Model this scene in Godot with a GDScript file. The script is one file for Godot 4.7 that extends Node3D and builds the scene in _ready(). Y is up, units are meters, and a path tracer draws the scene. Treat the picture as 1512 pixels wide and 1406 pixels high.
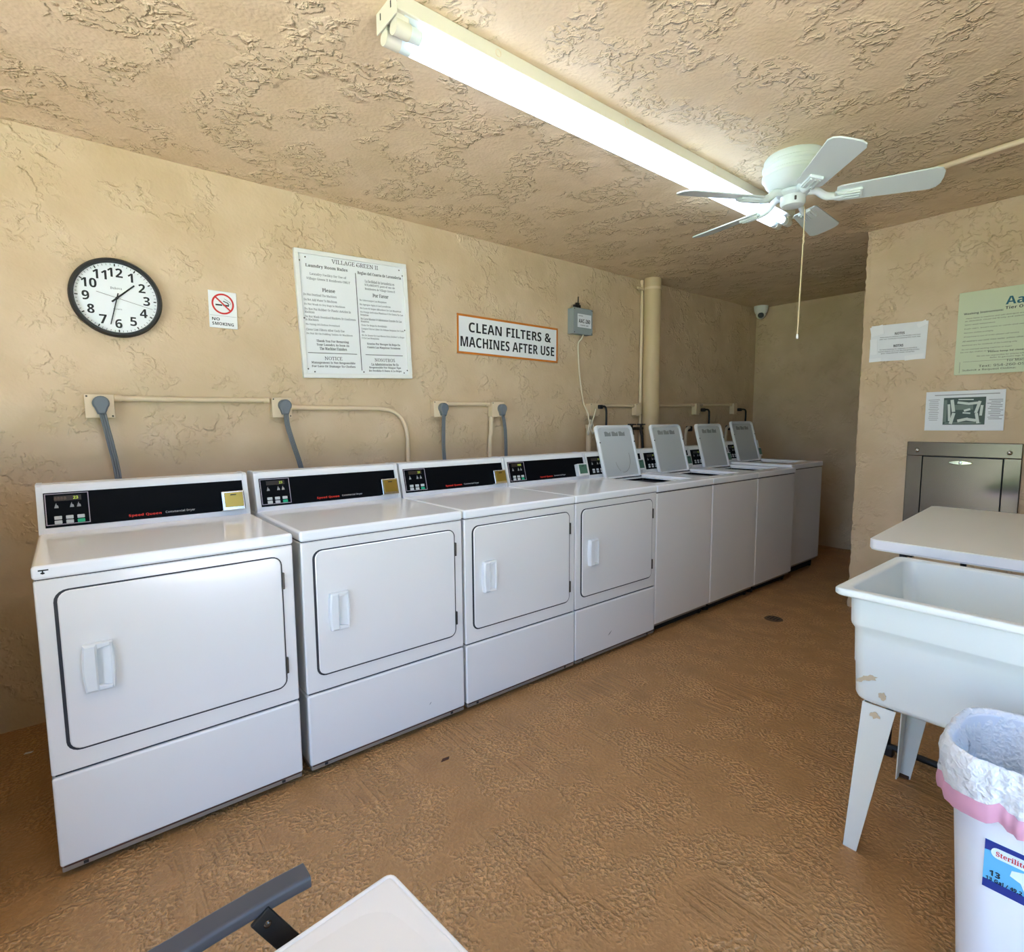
extends Node3D
# A coin laundry room: machines along the stucco wall at z = WALL, x runs along that wall, y is up.

const WALL := -1.119      # face of the wall behind the machines
const CEIL := 2.5
const FAR := 6.05         # face of the end wall of the alcove
const PIER := 4.221       # face of the wall with the notices
const PIER_EDGE := 0.539  # its free vertical edge
const LEFT := -1.5
const REAR := 2.45         # wall behind the camera

var sans: SystemFont
var bold: SystemFont
var serif: SystemFont
var serif_bold: SystemFont
var M := {}

# ------------------------------------------------------------------ mesh collecting
class Shape:
	var v := PackedVector3Array()
	var n := PackedVector3Array()
	var at := Transform3D.IDENTITY

	func tri(a: Vector3, b: Vector3, c: Vector3, na: Vector3, nb: Vector3, nc: Vector3) -> void:
		if (b - a).cross(c - a).dot(na + nb + nc) > 0.0:
			var t := b; b = c; c = t
			t = nb; nb = nc; nc = t
		v.append(at * a); v.append(at * b); v.append(at * c)
		n.append((at.basis * na).normalized()); n.append((at.basis * nb).normalized()); n.append((at.basis * nc).normalized())

	func flat(a: Vector3, b: Vector3, c: Vector3, d: Vector3, towards: Vector3) -> void:
		tri(a, b, c, towards, towards, towards)
		tri(a, c, d, towards, towards, towards)

	# box with rounded edges of radius r
	func box(c: Vector3, s: Vector3, r := 0.0, seg := 2) -> Shape:
		var h := s * 0.5
		r = minf(r, minf(h.x, minf(h.y, h.z)) * 0.98)
		for ax in 3:
			var u := (ax + 1) % 3
			var w := (ax + 2) % 3
			var lu := _steps(h[u], r, seg)
			var lw := _steps(h[w], r, seg)
			for sg in [-1.0, 1.0]:
				for i in lu.size() - 1:
					for j in lw.size() - 1:
						var q := []
						for k in [[i, j], [i + 1, j], [i + 1, j + 1], [i, j + 1]]:
							var p := Vector3.ZERO
							p[ax] = sg * h[ax]; p[u] = lu[k[0]]; p[w] = lw[k[1]]
							var nn := Vector3.ZERO
							if r > 0.0:
								var inner := p.clamp(-h + Vector3.ONE * r, h - Vector3.ONE * r)
								nn = (p - inner).normalized()
								p = inner + nn * r
							else:
								nn[ax] = sg
							q.append([c + p, nn])
						tri(q[0][0], q[1][0], q[2][0], q[0][1], q[1][1], q[2][1])
						tri(q[0][0], q[2][0], q[3][0], q[0][1], q[2][1], q[3][1])
		return self

	func _steps(h: float, r: float, seg: int) -> PackedFloat32Array:
		var l := PackedFloat32Array()
		if r <= 0.0:
			return PackedFloat32Array([-h, h])
		for i in seg + 1:
			l.append(-h + r - r * tan((1.0 - float(i) / seg) * PI / 4))
		for i in seg + 1:
			l.append(h - r + r * tan(float(i) / seg * PI / 4))
		return l

	# a polygon in the xy plane pushed along z from z0 to z1; the z1 end may be bevelled
	func prism(poly: PackedVector2Array, z0: float, z1: float, bevel := 0.0) -> Shape:
		var p := poly.duplicate()
		if Geometry2D.is_polygon_clockwise(p):
			p.reverse()
		var cnt := p.size()
		var en := PackedVector2Array()
		for i in cnt:
			var e := (p[(i + 1) % cnt] - p[i]).normalized()
			en.append(Vector2(e.y, -e.x))
		var q := PackedVector2Array()
		for i in cnt:
			var a := en[(i - 1 + cnt) % cnt]
			var b := en[i]
			var m := (a + b).normalized()
			q.append(p[i] - m * (bevel / maxf(0.35, m.dot(a))))
		var rings := [[p, z0]]
		if bevel > 0.0:
			rings.append([p, z1 - bevel])
			rings.append([q, z1])
		else:
			rings.append([p, z1])
		for k in rings.size() - 1:
			for i in cnt:
				var j := (i + 1) % cnt
				var slope := 1.0 if k == 1 else 0.0
				var ni := en[i]; var nj := en[i]
				if en[i].dot(en[(i - 1 + cnt) % cnt]) > 0.8: ni = (en[i] + en[(i - 1 + cnt) % cnt]).normalized()
				if en[i].dot(en[j]) > 0.8: nj = (en[i] + en[j]).normalized()
				var na := Vector3(ni.x, ni.y, slope).normalized()
				var nb := Vector3(nj.x, nj.y, slope).normalized()
				var a := Vector3(rings[k][0][i].x, rings[k][0][i].y, rings[k][1])
				var b := Vector3(rings[k][0][j].x, rings[k][0][j].y, rings[k][1])
				var c := Vector3(rings[k + 1][0][j].x, rings[k + 1][0][j].y, rings[k + 1][1])
				var d := Vector3(rings[k + 1][0][i].x, rings[k + 1][0][i].y, rings[k + 1][1])
				tri(a, b, c, na, nb, nb)
				tri(a, c, d, na, nb, na)
		var ids := Geometry2D.triangulate_polygon(p)
		var zn := Vector3(0, 0, 1)
		for i in range(0, ids.size(), 3):
			var top: PackedVector2Array = rings[-1][0]
			tri(Vector3(top[ids[i]].x, top[ids[i]].y, z1), Vector3(top[ids[i + 1]].x, top[ids[i + 1]].y, z1), Vector3(top[ids[i + 2]].x, top[ids[i + 2]].y, z1), zn, zn, zn)
			tri(Vector3(p[ids[i]].x, p[ids[i]].y, z0), Vector3(p[ids[i + 1]].x, p[ids[i + 1]].y, z0), Vector3(p[ids[i + 2]].x, p[ids[i + 2]].y, z0), -zn, -zn, -zn)
		return self

	# a grid of points with smooth normals; turned: flip the normals
	func grid(rows: Array, close_u := false, turned := false) -> Shape:
		var R := rows.size()
		var C: int = rows[0].size()
		var nn := []
		for i in R:
			var line := PackedVector3Array()
			for j in C:
				var up: Vector3 = rows[mini(i + 1, R - 1)][j] - rows[maxi(i - 1, 0)][j]
				var across: Vector3
				if close_u: across = rows[i][(j + 1) % C] - rows[i][(j - 1 + C) % C]
				else: across = rows[i][mini(j + 1, C - 1)] - rows[i][maxi(j - 1, 0)]
				var q := across.cross(up)
				line.append((-q if turned else q).normalized())
			nn.append(line)
		for i in R - 1:
			for j in (C if close_u else C - 1):
				var k := (j + 1) % C
				tri(rows[i][j], rows[i][k], rows[i + 1][k], nn[i][j], nn[i][k], nn[i + 1][k])
				tri(rows[i][j], rows[i + 1][k], rows[i + 1][j], nn[i][j], nn[i + 1][k], nn[i + 1][j])
		return self

	# profile of (radius, height) turned about y; corners sharper than about 40 degrees stay sharp
	func lathe(profile: Array, seg := 32) -> Shape:
		for i in profile.size() - 1:
			var a: Vector2 = profile[i]
			var b: Vector2 = profile[i + 1]
			var na := _lathe_normal(profile, i, i)
			var nb := _lathe_normal(profile, i + 1, i)
			for k in seg:
				var t := TAU * k / seg
				var u := TAU * (k + 1) / seg
				var ct := Vector2(cos(t), sin(t))
				var cu := Vector2(cos(u), sin(u))
				var pa := Vector3(a.x * ct.x, a.y, a.x * ct.y); var pb := Vector3(a.x * cu.x, a.y, a.x * cu.y)
				var pc := Vector3(b.x * cu.x, b.y, b.x * cu.y); var pd := Vector3(b.x * ct.x, b.y, b.x * ct.y)
				var n1 := Vector3(na.x * ct.x, na.y, na.x * ct.y); var n2 := Vector3(na.x * cu.x, na.y, na.x * cu.y)
				var n3 := Vector3(nb.x * cu.x, nb.y, nb.x * cu.y); var n4 := Vector3(nb.x * ct.x, nb.y, nb.x * ct.y)
				if a.x > 1e-6: tri(pa, pb, pc, n1, n2, n3)
				if b.x > 1e-6: tri(pa, pc, pd, n1, n3, n4)
		return self

	func _lathe_normal(p: Array, i: int, s: int) -> Vector2:
		var d: Vector2 = (p[s + 1] - p[s]).normalized()
		var own := Vector2(-d.y, d.x) * -1.0
		var o := s - 1 if i == s else s + 1
		if o < 0 or o + 1 >= p.size(): return own
		var e: Vector2 = (p[o + 1] - p[o]).normalized()
		return (own + Vector2(e.y, -e.x)).normalized() if d.dot(e) > 0.75 else own

	func tube(path: Array, r: float, seg := 10, caps := true, flatness := 1.0) -> Shape:
		var side := Vector3.ZERO
		var rows := []
		var rn := []
		for i in path.size():
			var d: Vector3 = (path[mini(i + 1, path.size() - 1)] - path[maxi(i - 1, 0)]).normalized()
			if side == Vector3.ZERO:
				side = d.cross(Vector3.UP if absf(d.y) < 0.9 else Vector3(0, 0, 1)).normalized()
			side = (side - d * side.dot(d)).normalized()
			var up := d.cross(side)
			var line := PackedVector3Array()
			var ln := PackedVector3Array()
			for k in seg:
				var t := TAU * k / seg
				line.append(path[i] + side * cos(t) * r + up * sin(t) * r * flatness)
				ln.append((side * cos(t) * flatness + up * sin(t)).normalized())
			rows.append(line); rn.append(ln)
		for i in rows.size() - 1:
			for k in seg:
				var j := (k + 1) % seg
				tri(rows[i][k], rows[i][j], rows[i + 1][j], rn[i][k], rn[i][j], rn[i + 1][j])
				tri(rows[i][k], rows[i + 1][j], rows[i + 1][k], rn[i][k], rn[i + 1][j], rn[i + 1][k])
		if caps:
			for e in [0, path.size() - 1]:
				var o := (path[0] - path[1]).normalized() as Vector3 if e == 0 else (path[e] - path[e - 1]).normalized() as Vector3
				for k in seg:
					tri(path[e], rows[e][k], rows[e][(k + 1) % seg], o, o, o)
		return self

	func mesh() -> ArrayMesh:
		var a := []
		a.resize(Mesh.ARRAY_MAX)
		a[Mesh.ARRAY_VERTEX] = v
		a[Mesh.ARRAY_NORMAL] = n
		var m := ArrayMesh.new()
		m.add_surface_from_arrays(Mesh.PRIMITIVE_TRIANGLES, a)
		return m

func turned(axis: Vector3, deg: float, at := Vector3.ZERO) -> Transform3D:
	return Transform3D(Basis(axis, deg_to_rad(deg)), at)

func round_rect(x0: float, y0: float, x1: float, y1: float, r: float, seg := 5) -> PackedVector2Array:
	var p := PackedVector2Array()
	for q in [[x1 - r, y0 + r, -90], [x1 - r, y1 - r, 0], [x0 + r, y1 - r, 90], [x0 + r, y0 + r, 180]]:
		for i in seg + 1:
			var t := deg_to_rad(q[2] + 90.0 * i / seg)
			p.append(Vector2(q[0] + r * cos(t), q[1] + r * sin(t)))
	return p

# a ring of points round a rounded rectangle in the xz plane
func ring(c: Vector2, y: float, hx: float, hz: float, r: float, seg := 6, sides := 1) -> PackedVector3Array:
	var base := round_rect(-hx, -hz, hx, hz, r, seg)
	var out := PackedVector3Array()
	for i in base.size():
		var a := base[i]
		var b := base[(i + 1) % base.size()]
		var parts := sides if i % (seg + 1) == seg else 1
		for k in parts:
			var q := a.lerp(b, float(k) / parts)
			out.append(Vector3(c.x + q.x, y, c.y + q.y))
	return out

func smooth_path(points: Array, steps := 6) -> Array:
	var out := []
	for i in points.size() - 1:
		var a: Vector3 = points[maxi(i - 1, 0)]; var b: Vector3 = points[i]
		var c: Vector3 = points[i + 1]; var d: Vector3 = points[mini(i + 2, points.size() - 1)]
		for k in steps:
			out.append(b.cubic_interpolate(c, a, d, float(k) / steps))
	out.append(points[-1])
	return out

# ------------------------------------------------------------------ objects
func part(called: String, s, m: Material, parent: Node3D = self, label := "") -> MeshInstance3D:
	var o := MeshInstance3D.new()
	o.name = called
	o.mesh = s.mesh() if s is Shape else s
	o.material_override = m
	o.cast_shadow = GeometryInstance3D.SHADOW_CASTING_SETTING_ON
	if label: o.set_meta("label", label)
	parent.add_child(o, true)
	if o.name != called: o.name = numbered(called, parent, o)
	return o

func numbered(called: String, parent: Node, but: Node = null) -> String:
	var taken := {}
	for c in parent.get_children():
		if c != but: taken[String(c.name)] = true
	if not taken.has(called): return called
	var k := 1
	while taken.has("%s_%03d" % [called, k]): k += 1
	return "%s_%03d" % [called, k]

func thing(called: String, label: String, category: String, at := Vector3.ZERO, group := "") -> Node3D:
	var o := Node3D.new()
	o.name = numbered(called, self)
	add_child(o)
	o.position = at
	return tag(o, label, category, group)

func tag(o: Node3D, label: String, category: String, group := "") -> Node3D:
	o.set_meta("label", label)
	o.set_meta("category", category)
	if group: o.set_meta("group", group)
	return o

func structure(called: String, s, m: Material) -> MeshInstance3D:
	var o := part(called, s, m)
	o.set_meta("kind", "structure")
	return o

func copy(o: Node3D, at: Vector3, label: String) -> Node3D:
	var c: Node3D = o.duplicate()
	c.name = numbered(String(o.name), self)
	add_child(c)
	c.position = at
	c.set_meta("label", label)
	return c

# lettering as thin solid type, scaled to a width and a height; facing +z of its parent
func lettering(s: String, parent: Node3D, at: Vector3, w: float, h: float, m: Material, font: Font = null, spin := Vector3.ZERO, called := "lettering") -> MeshInstance3D:
	var t := TextMesh.new()
	t.text = s
	t.font = font if font else sans
	t.font_size = 64
	t.pixel_size = 0.01
	t.depth = 0.01
	t.curve_step = 4.0
	var box := t.get_aabb()
	var k := w / box.size.x if w > 0.0 else h / box.size.y
	var ky := h / box.size.y if h > 0.0 else k
	var o := part(called, t, m, parent)
	o.transform = Transform3D(Basis.from_euler(spin) * Basis.from_scale(Vector3(k, ky, 0.05)), at)
	o.position -= o.transform.basis * (box.position + box.size * 0.5)
	return o

# ------------------------------------------------------------------ materials
func mat(c: Color, rough := 0.6, metal := 0.0, coat := 0.0) -> StandardMaterial3D:
	var m := StandardMaterial3D.new()
	m.albedo_color = c
	m.roughness = rough
	m.metallic = metal
	if coat > 0.0:
		m.clearcoat_enabled = true
		m.clearcoat = coat
		m.clearcoat_roughness = 0.08
	return m

func noise_bytes(seed_: int, freq: float, w: int, h: int, octaves := 3, warp := 0.0, type := FastNoiseLite.TYPE_SIMPLEX_SMOOTH) -> PackedByteArray:
	var f := FastNoiseLite.new()
	f.noise_type = type
	f.seed = seed_
	f.frequency = freq
	f.fractal_octaves = octaves
	if octaves == 1: f.fractal_type = FastNoiseLite.FRACTAL_NONE
	if warp > 0.0:
		f.domain_warp_enabled = true
		f.domain_warp_amplitude = warp
		f.domain_warp_frequency = freq * 0.9
		f.domain_warp_fractal_octaves = 3
	var im := f.get_seamless_image(w, h, false, false, 0.12)
	im.convert(Image.FORMAT_L8)
	return im.get_data()

func stretched(seed_: int, freq: float, size: int, times: int, octaves := 3) -> PackedByteArray:
	var f := FastNoiseLite.new()
	f.seed = seed_
	f.frequency = freq
	f.fractal_octaves = octaves
	var im := f.get_seamless_image(size, size / times, false, false, 0.12)
	im.convert(Image.FORMAT_L8)
	im.resize(size, size, Image.INTERPOLATE_CUBIC)
	return im.get_data()

# hand-trowelled plaster: torn edges of thin skims and short curled ridges, with smooth stretches between
func plaster_relief(seed_: int, size: int, amount: float, ridges: float, grain: float) -> ImageTexture:
	var a := noise_bytes(seed_, 0.016, size, size, 3, 30.0)
	var b := noise_bytes(seed_ + 1, 0.024, size, size, 2, 30.0)
	var c := noise_bytes(seed_ + 4, 0.028, size, size, 2)
	var where := noise_bytes(seed_ + 2, 0.006, size, size, 2)
	var fine := noise_bytes(seed_ + 3, 0.11, size, size, 2)
	var d := PackedByteArray()
	d.resize(size * size)
	for i in size * size:
		var m := clampf((where[i] - 128.0 + amount) / 40.0, 0.0, 1.0)
		var skim := clampf((a[i] - 126.0) / 26.0, 0.0, 1.0)
		var r1 := maxf(0.0, 1.0 - absf(a[i] - 150.0) / 22.0) * clampf((c[i] - 112.0) / 24.0, 0.0, 1.0)
		var r2 := maxf(0.0, 1.0 - absf(b[i] - 128.0) / 26.0) * clampf((c[i] - 132.0) / 24.0, 0.0, 1.0)
		var r3 := maxf(0.0, 1.0 - absf(b[i] - 100.0) / 26.0) * clampf((112.0 - c[i]) / 24.0, 0.0, 1.0)
		d[i] = clampi(int(50.0 + (skim * 42.0 + (r1 * 46.0 + r2 * 64.0 + r3 * 64.0) * ridges) * m + a[i] * 0.10 + fine[i] * grain), 0, 255)
	return ImageTexture.create_from_image(Image.create_from_data(size, size, false, Image.FORMAT_L8, d))

# thin plastic film: sharp meeting folds
func crinkle(seed_: int, size: int) -> ImageTexture:
	var a := noise_bytes(seed_, 0.012, size, size, 2, 20.0)
	var b := noise_bytes(seed_ + 1, 0.026, size, size, 2, 12.0)
	var d := PackedByteArray()
	d.resize(size * size)
	for i in size * size:
		d[i] = clampi(int(220.0 - absf(a[i] - 128.0) * 1.3 - absf(b[i] - 128.0) * 0.7), 0, 255)
	return ImageTexture.create_from_image(Image.create_from_data(size, size, false, Image.FORMAT_L8, d))

func colour_field(seed_: int, size: int, lo: Color, hi: Color, freq: float, octaves := 4) -> ImageTexture:
	var a := noise_bytes(seed_, freq, size, size, octaves)
	var d := PackedByteArray()
	d.resize(size * size * 3)
	for i in size * size:
		var c := lo.lerp(hi, a[i] / 255.0)
		d[i * 3] = c.r8; d[i * 3 + 1] = c.g8; d[i * 3 + 2] = c.b8
	return ImageTexture.create_from_image(Image.create_from_data(size, size, false, Image.FORMAT_RGB8, d))

func tile(m: StandardMaterial3D, metres: float, in_world := true) -> StandardMaterial3D:
	m.uv1_triplanar = true
	m.uv1_world_triplanar = in_world
	m.uv1_scale = Vector3.ONE / metres
	m.uv1_triplanar_sharpness = 6.0
	return m

func materials() -> void:
	sans = SystemFont.new(); sans.font_names = ["Droid Sans"]
	bold = SystemFont.new(); bold.font_names = ["Droid Sans"]; bold.font_weight = 700
	serif = SystemFont.new(); serif.font_names = ["Droid Serif"]
	serif_bold = SystemFont.new(); serif_bold.font_names = ["Droid Serif"]; serif_bold.font_weight = 700
	var paint := colour_field(41, 512, Color("c5ac89"), Color("d3bc9c"), 0.012)
	var wall := mat(Color.WHITE, 0.62)
	wall.albedo_texture = paint
	wall.heightmap_enabled = true
	wall.heightmap_texture = plaster_relief(5, 1024, 14.0, 0.7, 0.03)
	wall.heightmap_scale = 1.6
	M.wall = tile(wall, 2.3)
	var ceiling := mat(Color.WHITE, 0.6)
	ceiling.albedo_texture = colour_field(43, 512, Color("d3ba92"), Color("dfc7a3"), 0.012)
	ceiling.heightmap_enabled = true
	ceiling.heightmap_texture = plaster_relief(23, 1024, 12.0, 1.15, 0.05)
	ceiling.heightmap_scale = 2.6
	M.ceiling = tile(ceiling, 2.1)
	# floor: painted concrete, brushed along z, worn to a speckle
	var size := 2048
	var speck := noise_bytes(71, 0.085, size, size, 4)
	var blot := noise_bytes(72, 0.006, size, size, 4)
	var brush := stretched(73, 0.05, size, 10, 2)
	var zone := noise_bytes(74, 0.003, size, size, 2)
	var rgb := PackedByteArray(); rgb.resize(size * size * 3)
	var hd := PackedByteArray(); hd.resize(size * size)
	var ramp: Array[Color] = []
	for i in 256: ramp.append(Color("886137").lerp(Color("d9a870"), i / 255.0))
	for i in size * size:
		var z := clampf((zone[i] - 138.0) / 40.0, 0.0, 1.0)
		var rough := clampf((blot[i] - 96.0) / 50.0, 0.25, 1.0)
		var sp := clampf((speck[i] - 100.0) / 80.0, 0.0, 1.0)
		var br := clampf((brush[i] - 116.0) / 34.0, 0.0, 1.0)
		var t := clampi(int(110.0 + (blot[i] - 128) * 0.35 + (sp - 0.4) * 90.0 * rough + (br - 0.6) * 25.0 * z), 0, 255)
		var c := ramp[t]
		rgb[i * 3] = c.r8; rgb[i * 3 + 1] = c.g8; rgb[i * 3 + 2] = c.b8
		hd[i] = clampi(int(60.0 + sp * 120.0 * rough + br * 60.0 * z), 0, 255)
	var floor_mat := mat(Color.WHITE, 0.45)
	floor_mat.albedo_texture = ImageTexture.create_from_image(Image.create_from_data(size, size, false, Image.FORMAT_RGB8, rgb))
	floor_mat.heightmap_enabled = true
	floor_mat.heightmap_texture = ImageTexture.create_from_image(Image.create_from_data(size, size, false, Image.FORMAT_L8, hd))
	floor_mat.heightmap_scale = 0.9
	M.floor = tile(floor_mat, 2.9)
	var grass := mat(Color.WHITE, 0.9)
	grass.albedo_texture = colour_field(90, 256, Color("4f7a2c"), Color("86a850"), 0.05)
	M.lawn = tile(grass, 2.0)
	M.concrete = mat(Color("c0c3c4"), 0.85)
	M.enamel = mat(Color("e4e3e1"), 0.2, 0.0, 0.5)
	M.deck = mat(Color("f2f4f6"), 0.1)
	M.deck.metallic_specular = 0.35
	M.hood = mat(Color("e4e5e6"), 0.3)
	M.fascia = mat(Color("06070b"), 0.5)
	M.fascia.metallic_specular = 0.2
	M.gasket = mat(Color("2a2a30"), 0.6)
	M.black = mat(Color("0b0b0c"), 0.5)
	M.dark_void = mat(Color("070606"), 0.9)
	M.steel_dark = mat(Color("55504a"), 0.4, 0.8)
	M.rail = mat(Color("8f8478"), 0.55, 0.2)
	M.rust = mat(Color("4a2a18"), 0.85)
	M.chrome = mat(Color("d8d8d4"), 0.14, 1.0)
	M.brass = mat(Color("b39a4c"), 0.3, 0.85)
	M.verdigris = mat(Color("4f7a68"), 0.35, 0.3)
	M.key = mat(Color("c9cdd0"), 0.5)
	M.key_green = mat(Color("19b583"), 0.45)
	M.outline = mat(Color("a9a0ac"), 0.5)
	M.print_grey = mat(Color("9a9a9c"), 0.6)
	M.print_red = mat(Color("e8301c"), 0.5)
	M.print_white = mat(Color("cfd0d2"), 0.5)
	M.screen = mat(Color("241a14"), 0.3)
	M.digit = mat(Color("b4c84a"), 0.5)
	M.digit.emission_enabled = true; M.digit.emission = Color("b4c84a"); M.digit.emission_energy_multiplier = 0.25
	M.digit_dim = mat(Color("5a4a3c"), 0.5)
	M.lid = mat(Color("dfe2e3"), 0.3)
	M.lid_in = mat(Color("c4cacb"), 0.4)
	M.lid_print = mat(Color("8d9290"), 0.6)
	M.scuff = mat(Color("90938f"), 0.6)
	M.beige = mat(Color("dec9a8"), 0.5)
	M.beige_wall = mat(Color("cdb68e"), 0.55)
	M.plug = mat(Color("6b7278"), 0.5)
	M.cord_grey = mat(Color("6c7073"), 0.5)
	M.cord_black = mat(Color("141414"), 0.5)
	M.cord_cream = mat(Color("ded4bc"), 0.5)
	M.white_paint = mat(Color("e9e9e4"), 0.45)
	M.sign_white = mat(Color("eceeee"), 0.35)
	M.ink = mat(Color("121214"), 0.6)
	M.ink_soft = mat(Color("3c4044"), 0.7)
	M.red = mat(Color("c8231f"), 0.5)
	M.orange = mat(Color("c8741e"), 0.5)
	M.clock_face = mat(Color("eef1f2"), 0.5)
	M.grey_box = mat(Color("8b9596"), 0.5)
	M.fixture = mat(Color("d8d3bf"), 0.45)
	M.reflector = mat(Color("eef2f2"), 0.35)
	M.tube = mat(Color("f4f8ff"), 0.4)
	M.tube.emission_enabled = true
	M.tube.emission = Color("cce0ff")
	M.tube.emission_energy_multiplier = 7.0
	M.fan = mat(Color("dfe9e6"), 0.35)
	M.cord_fan = mat(Color("cdbb93"), 0.7)
	M.steel = mat(Color("5d554d"), 0.24, 1.0)
	M.table = mat(Color("e6e5dc"), 0.5)
	M.table_edge = mat(Color("e6e7ea"), 0.5)
	M.tub = mat(Color("e3e7e0"), 0.34)
	M.stain = mat(Color("c4b496"), 0.8)
	M.can = mat(Color("e4e8ef"), 0.3)
	M.bag = mat(Color("eef0f2"), 0.32)
	M.bag.heightmap_enabled = true
	M.bag.heightmap_texture = crinkle(51, 512)
	M.bag.heightmap_scale = 0.5
	tile(M.bag, 0.22, false)
	M.bag.backlight_enabled = true
	M.bag.backlight = Color(0.5, 0.5, 0.5)
	M.pink = mat(Color("d29bb0"), 0.45)
	M.label_navy = mat(Color("1d3283"), 0.4)
	M.label_blue = mat(Color("5fb0dc"), 0.4)
	M.label_pale = mat(Color("dcecf2"), 0.4)
	M.arm = mat(Color("4b4d54"), 0.4)
	M.cushion = mat(Color("f0ece5"), 0.8)
	M.paper = mat(Color("e6e9ec"), 0.5)
	M.tape = mat(Color("f2f4f6"), 0.16)
	M.green_paper = mat(Color("c6d0ad"), 0.4)
	M.teal = mat(Color("14606e"), 0.5)
	M.map_dark = mat(Color("3c4f47"), 0.5)
	M.map_mid = mat(Color("6b7a70"), 0.5)
	M.map_pale = mat(Color("cfd8cf"), 0.5)
	M.brass_valve = mat(Color("3a332c"), 0.4, 0.6)
	M.drain = mat(Color("5c4a36"), 0.7, 0.3)

# ------------------------------------------------------------------ scene
func _ready() -> void:
	# camera
	var cam := Camera3D.new()
	cam.name = "camera"
	var yaw := 0.6827; var pitch := -0.1001; var roll := -0.0069
	var f := Vector3(sin(yaw) * cos(pitch), sin(pitch), -cos(yaw) * cos(pitch))
	var r := Vector3(cos(yaw), 0, sin(yaw))
	var u := r.cross(f)
	var r2 := r * cos(roll) + u * sin(roll)
	var u2 := u * cos(roll) - r * sin(roll)
	cam.transform = Transform3D(Basis(r2, u2, -f), Vector3(0.1024, 1.2938, 1.9261))
	cam.fov = rad_to_deg(2.0 * atan(703.0 / 804.0))
	cam.near = 0.02
	cam.far = 300.0
	add_child(cam)
	cam.current = true
	# sky, sun, exposure
	var sky := ProceduralSkyMaterial.new()
	sky.sky_top_color = Color("7fb2f0")
	sky.sky_horizon_color = Color("b6d3fb")
	sky.sky_curve = 0.12
	sky.ground_bottom_color = Color("6c7a4a")
	sky.ground_horizon_color = Color("b9c0a8")
	sky.sky_energy_multiplier = 1.0
	var env := Environment.new()
	env.background_mode = Environment.BG_SKY
	env.sky = Sky.new()
	env.sky.sky_material = sky
	env.background_energy_multiplier = 5.1
	env.tonemap_mode = Environment.TONE_MAPPER_LINEAR
	env.tonemap_exposure = 1.1
	env.sdfgi_enabled = true
	env.ssao_enabled = true
	env.ssil_enabled = true
	var we := WorldEnvironment.new()
	we.name = "environment"
	we.environment = env
	add_child(we)
	var sun := DirectionalLight3D.new()
	sun.name = "sun"
	sun.light_color = Color("fff5fc")
	sun.light_energy = 20.0
	sun.light_angular_distance = 0.5
	sun.shadow_enabled = true
	sun.sky_mode = DirectionalLight3D.SKY_MODE_LIGHT_ONLY
	add_child(sun)
	sun.look_at_from_position(Vector3(3.2, 9, -2.0), Vector3.ZERO)
	# the fluorescent strip's light, just under its tubes
	var strip := AreaLight3D.new()
	strip.name = "strip_light"
	strip.area_size = Vector2(2.36, 0.1)
	strip.light_color = Color("eef6ff")
	strip.light_energy = 0.35
	strip.shadow_enabled = true
	set_range(strip, 12.0)
	add_child(strip)
	strip.transform = Transform3D(Basis(Vector3(1, 0, 0), -PI / 2), Vector3(2.165, 2.398, 0.374))

	materials()
	build_room()
	build_dryers()
	build_washers()
	build_wall_things()
	build_wiring()
	build_ceiling_things()
	build_pier_things()
	build_table()
	build_sink()
	build_can()
	build_chair()

func set_range(l: Light3D, metres: float) -> void:
	for k in ["omni_range", "spot_range", "area_range"]:
		if k in l: l.set(k, metres)
	for k in ["omni_attenuation", "spot_attenuation", "area_attenuation"]:
		if k in l: l.set(k, 2.0)

# ------------------------------------------------------------------ the room
func slab(x0: float, y0: float, z0: float, x1: float, y1: float, z1: float) -> Shape:
	return Shape.new().box(Vector3(x0 + x1, y0 + y1, z0 + z1) * 0.5, Vector3(x1 - x0, y1 - y0, z1 - z0))

const DOOR_X0 := 0.35
const DOOR_X1 := 1.35
const SIDE_Z0 := 0.0
const SIDE_Z1 := 2.25
const DOOR_H := 2.42

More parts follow.
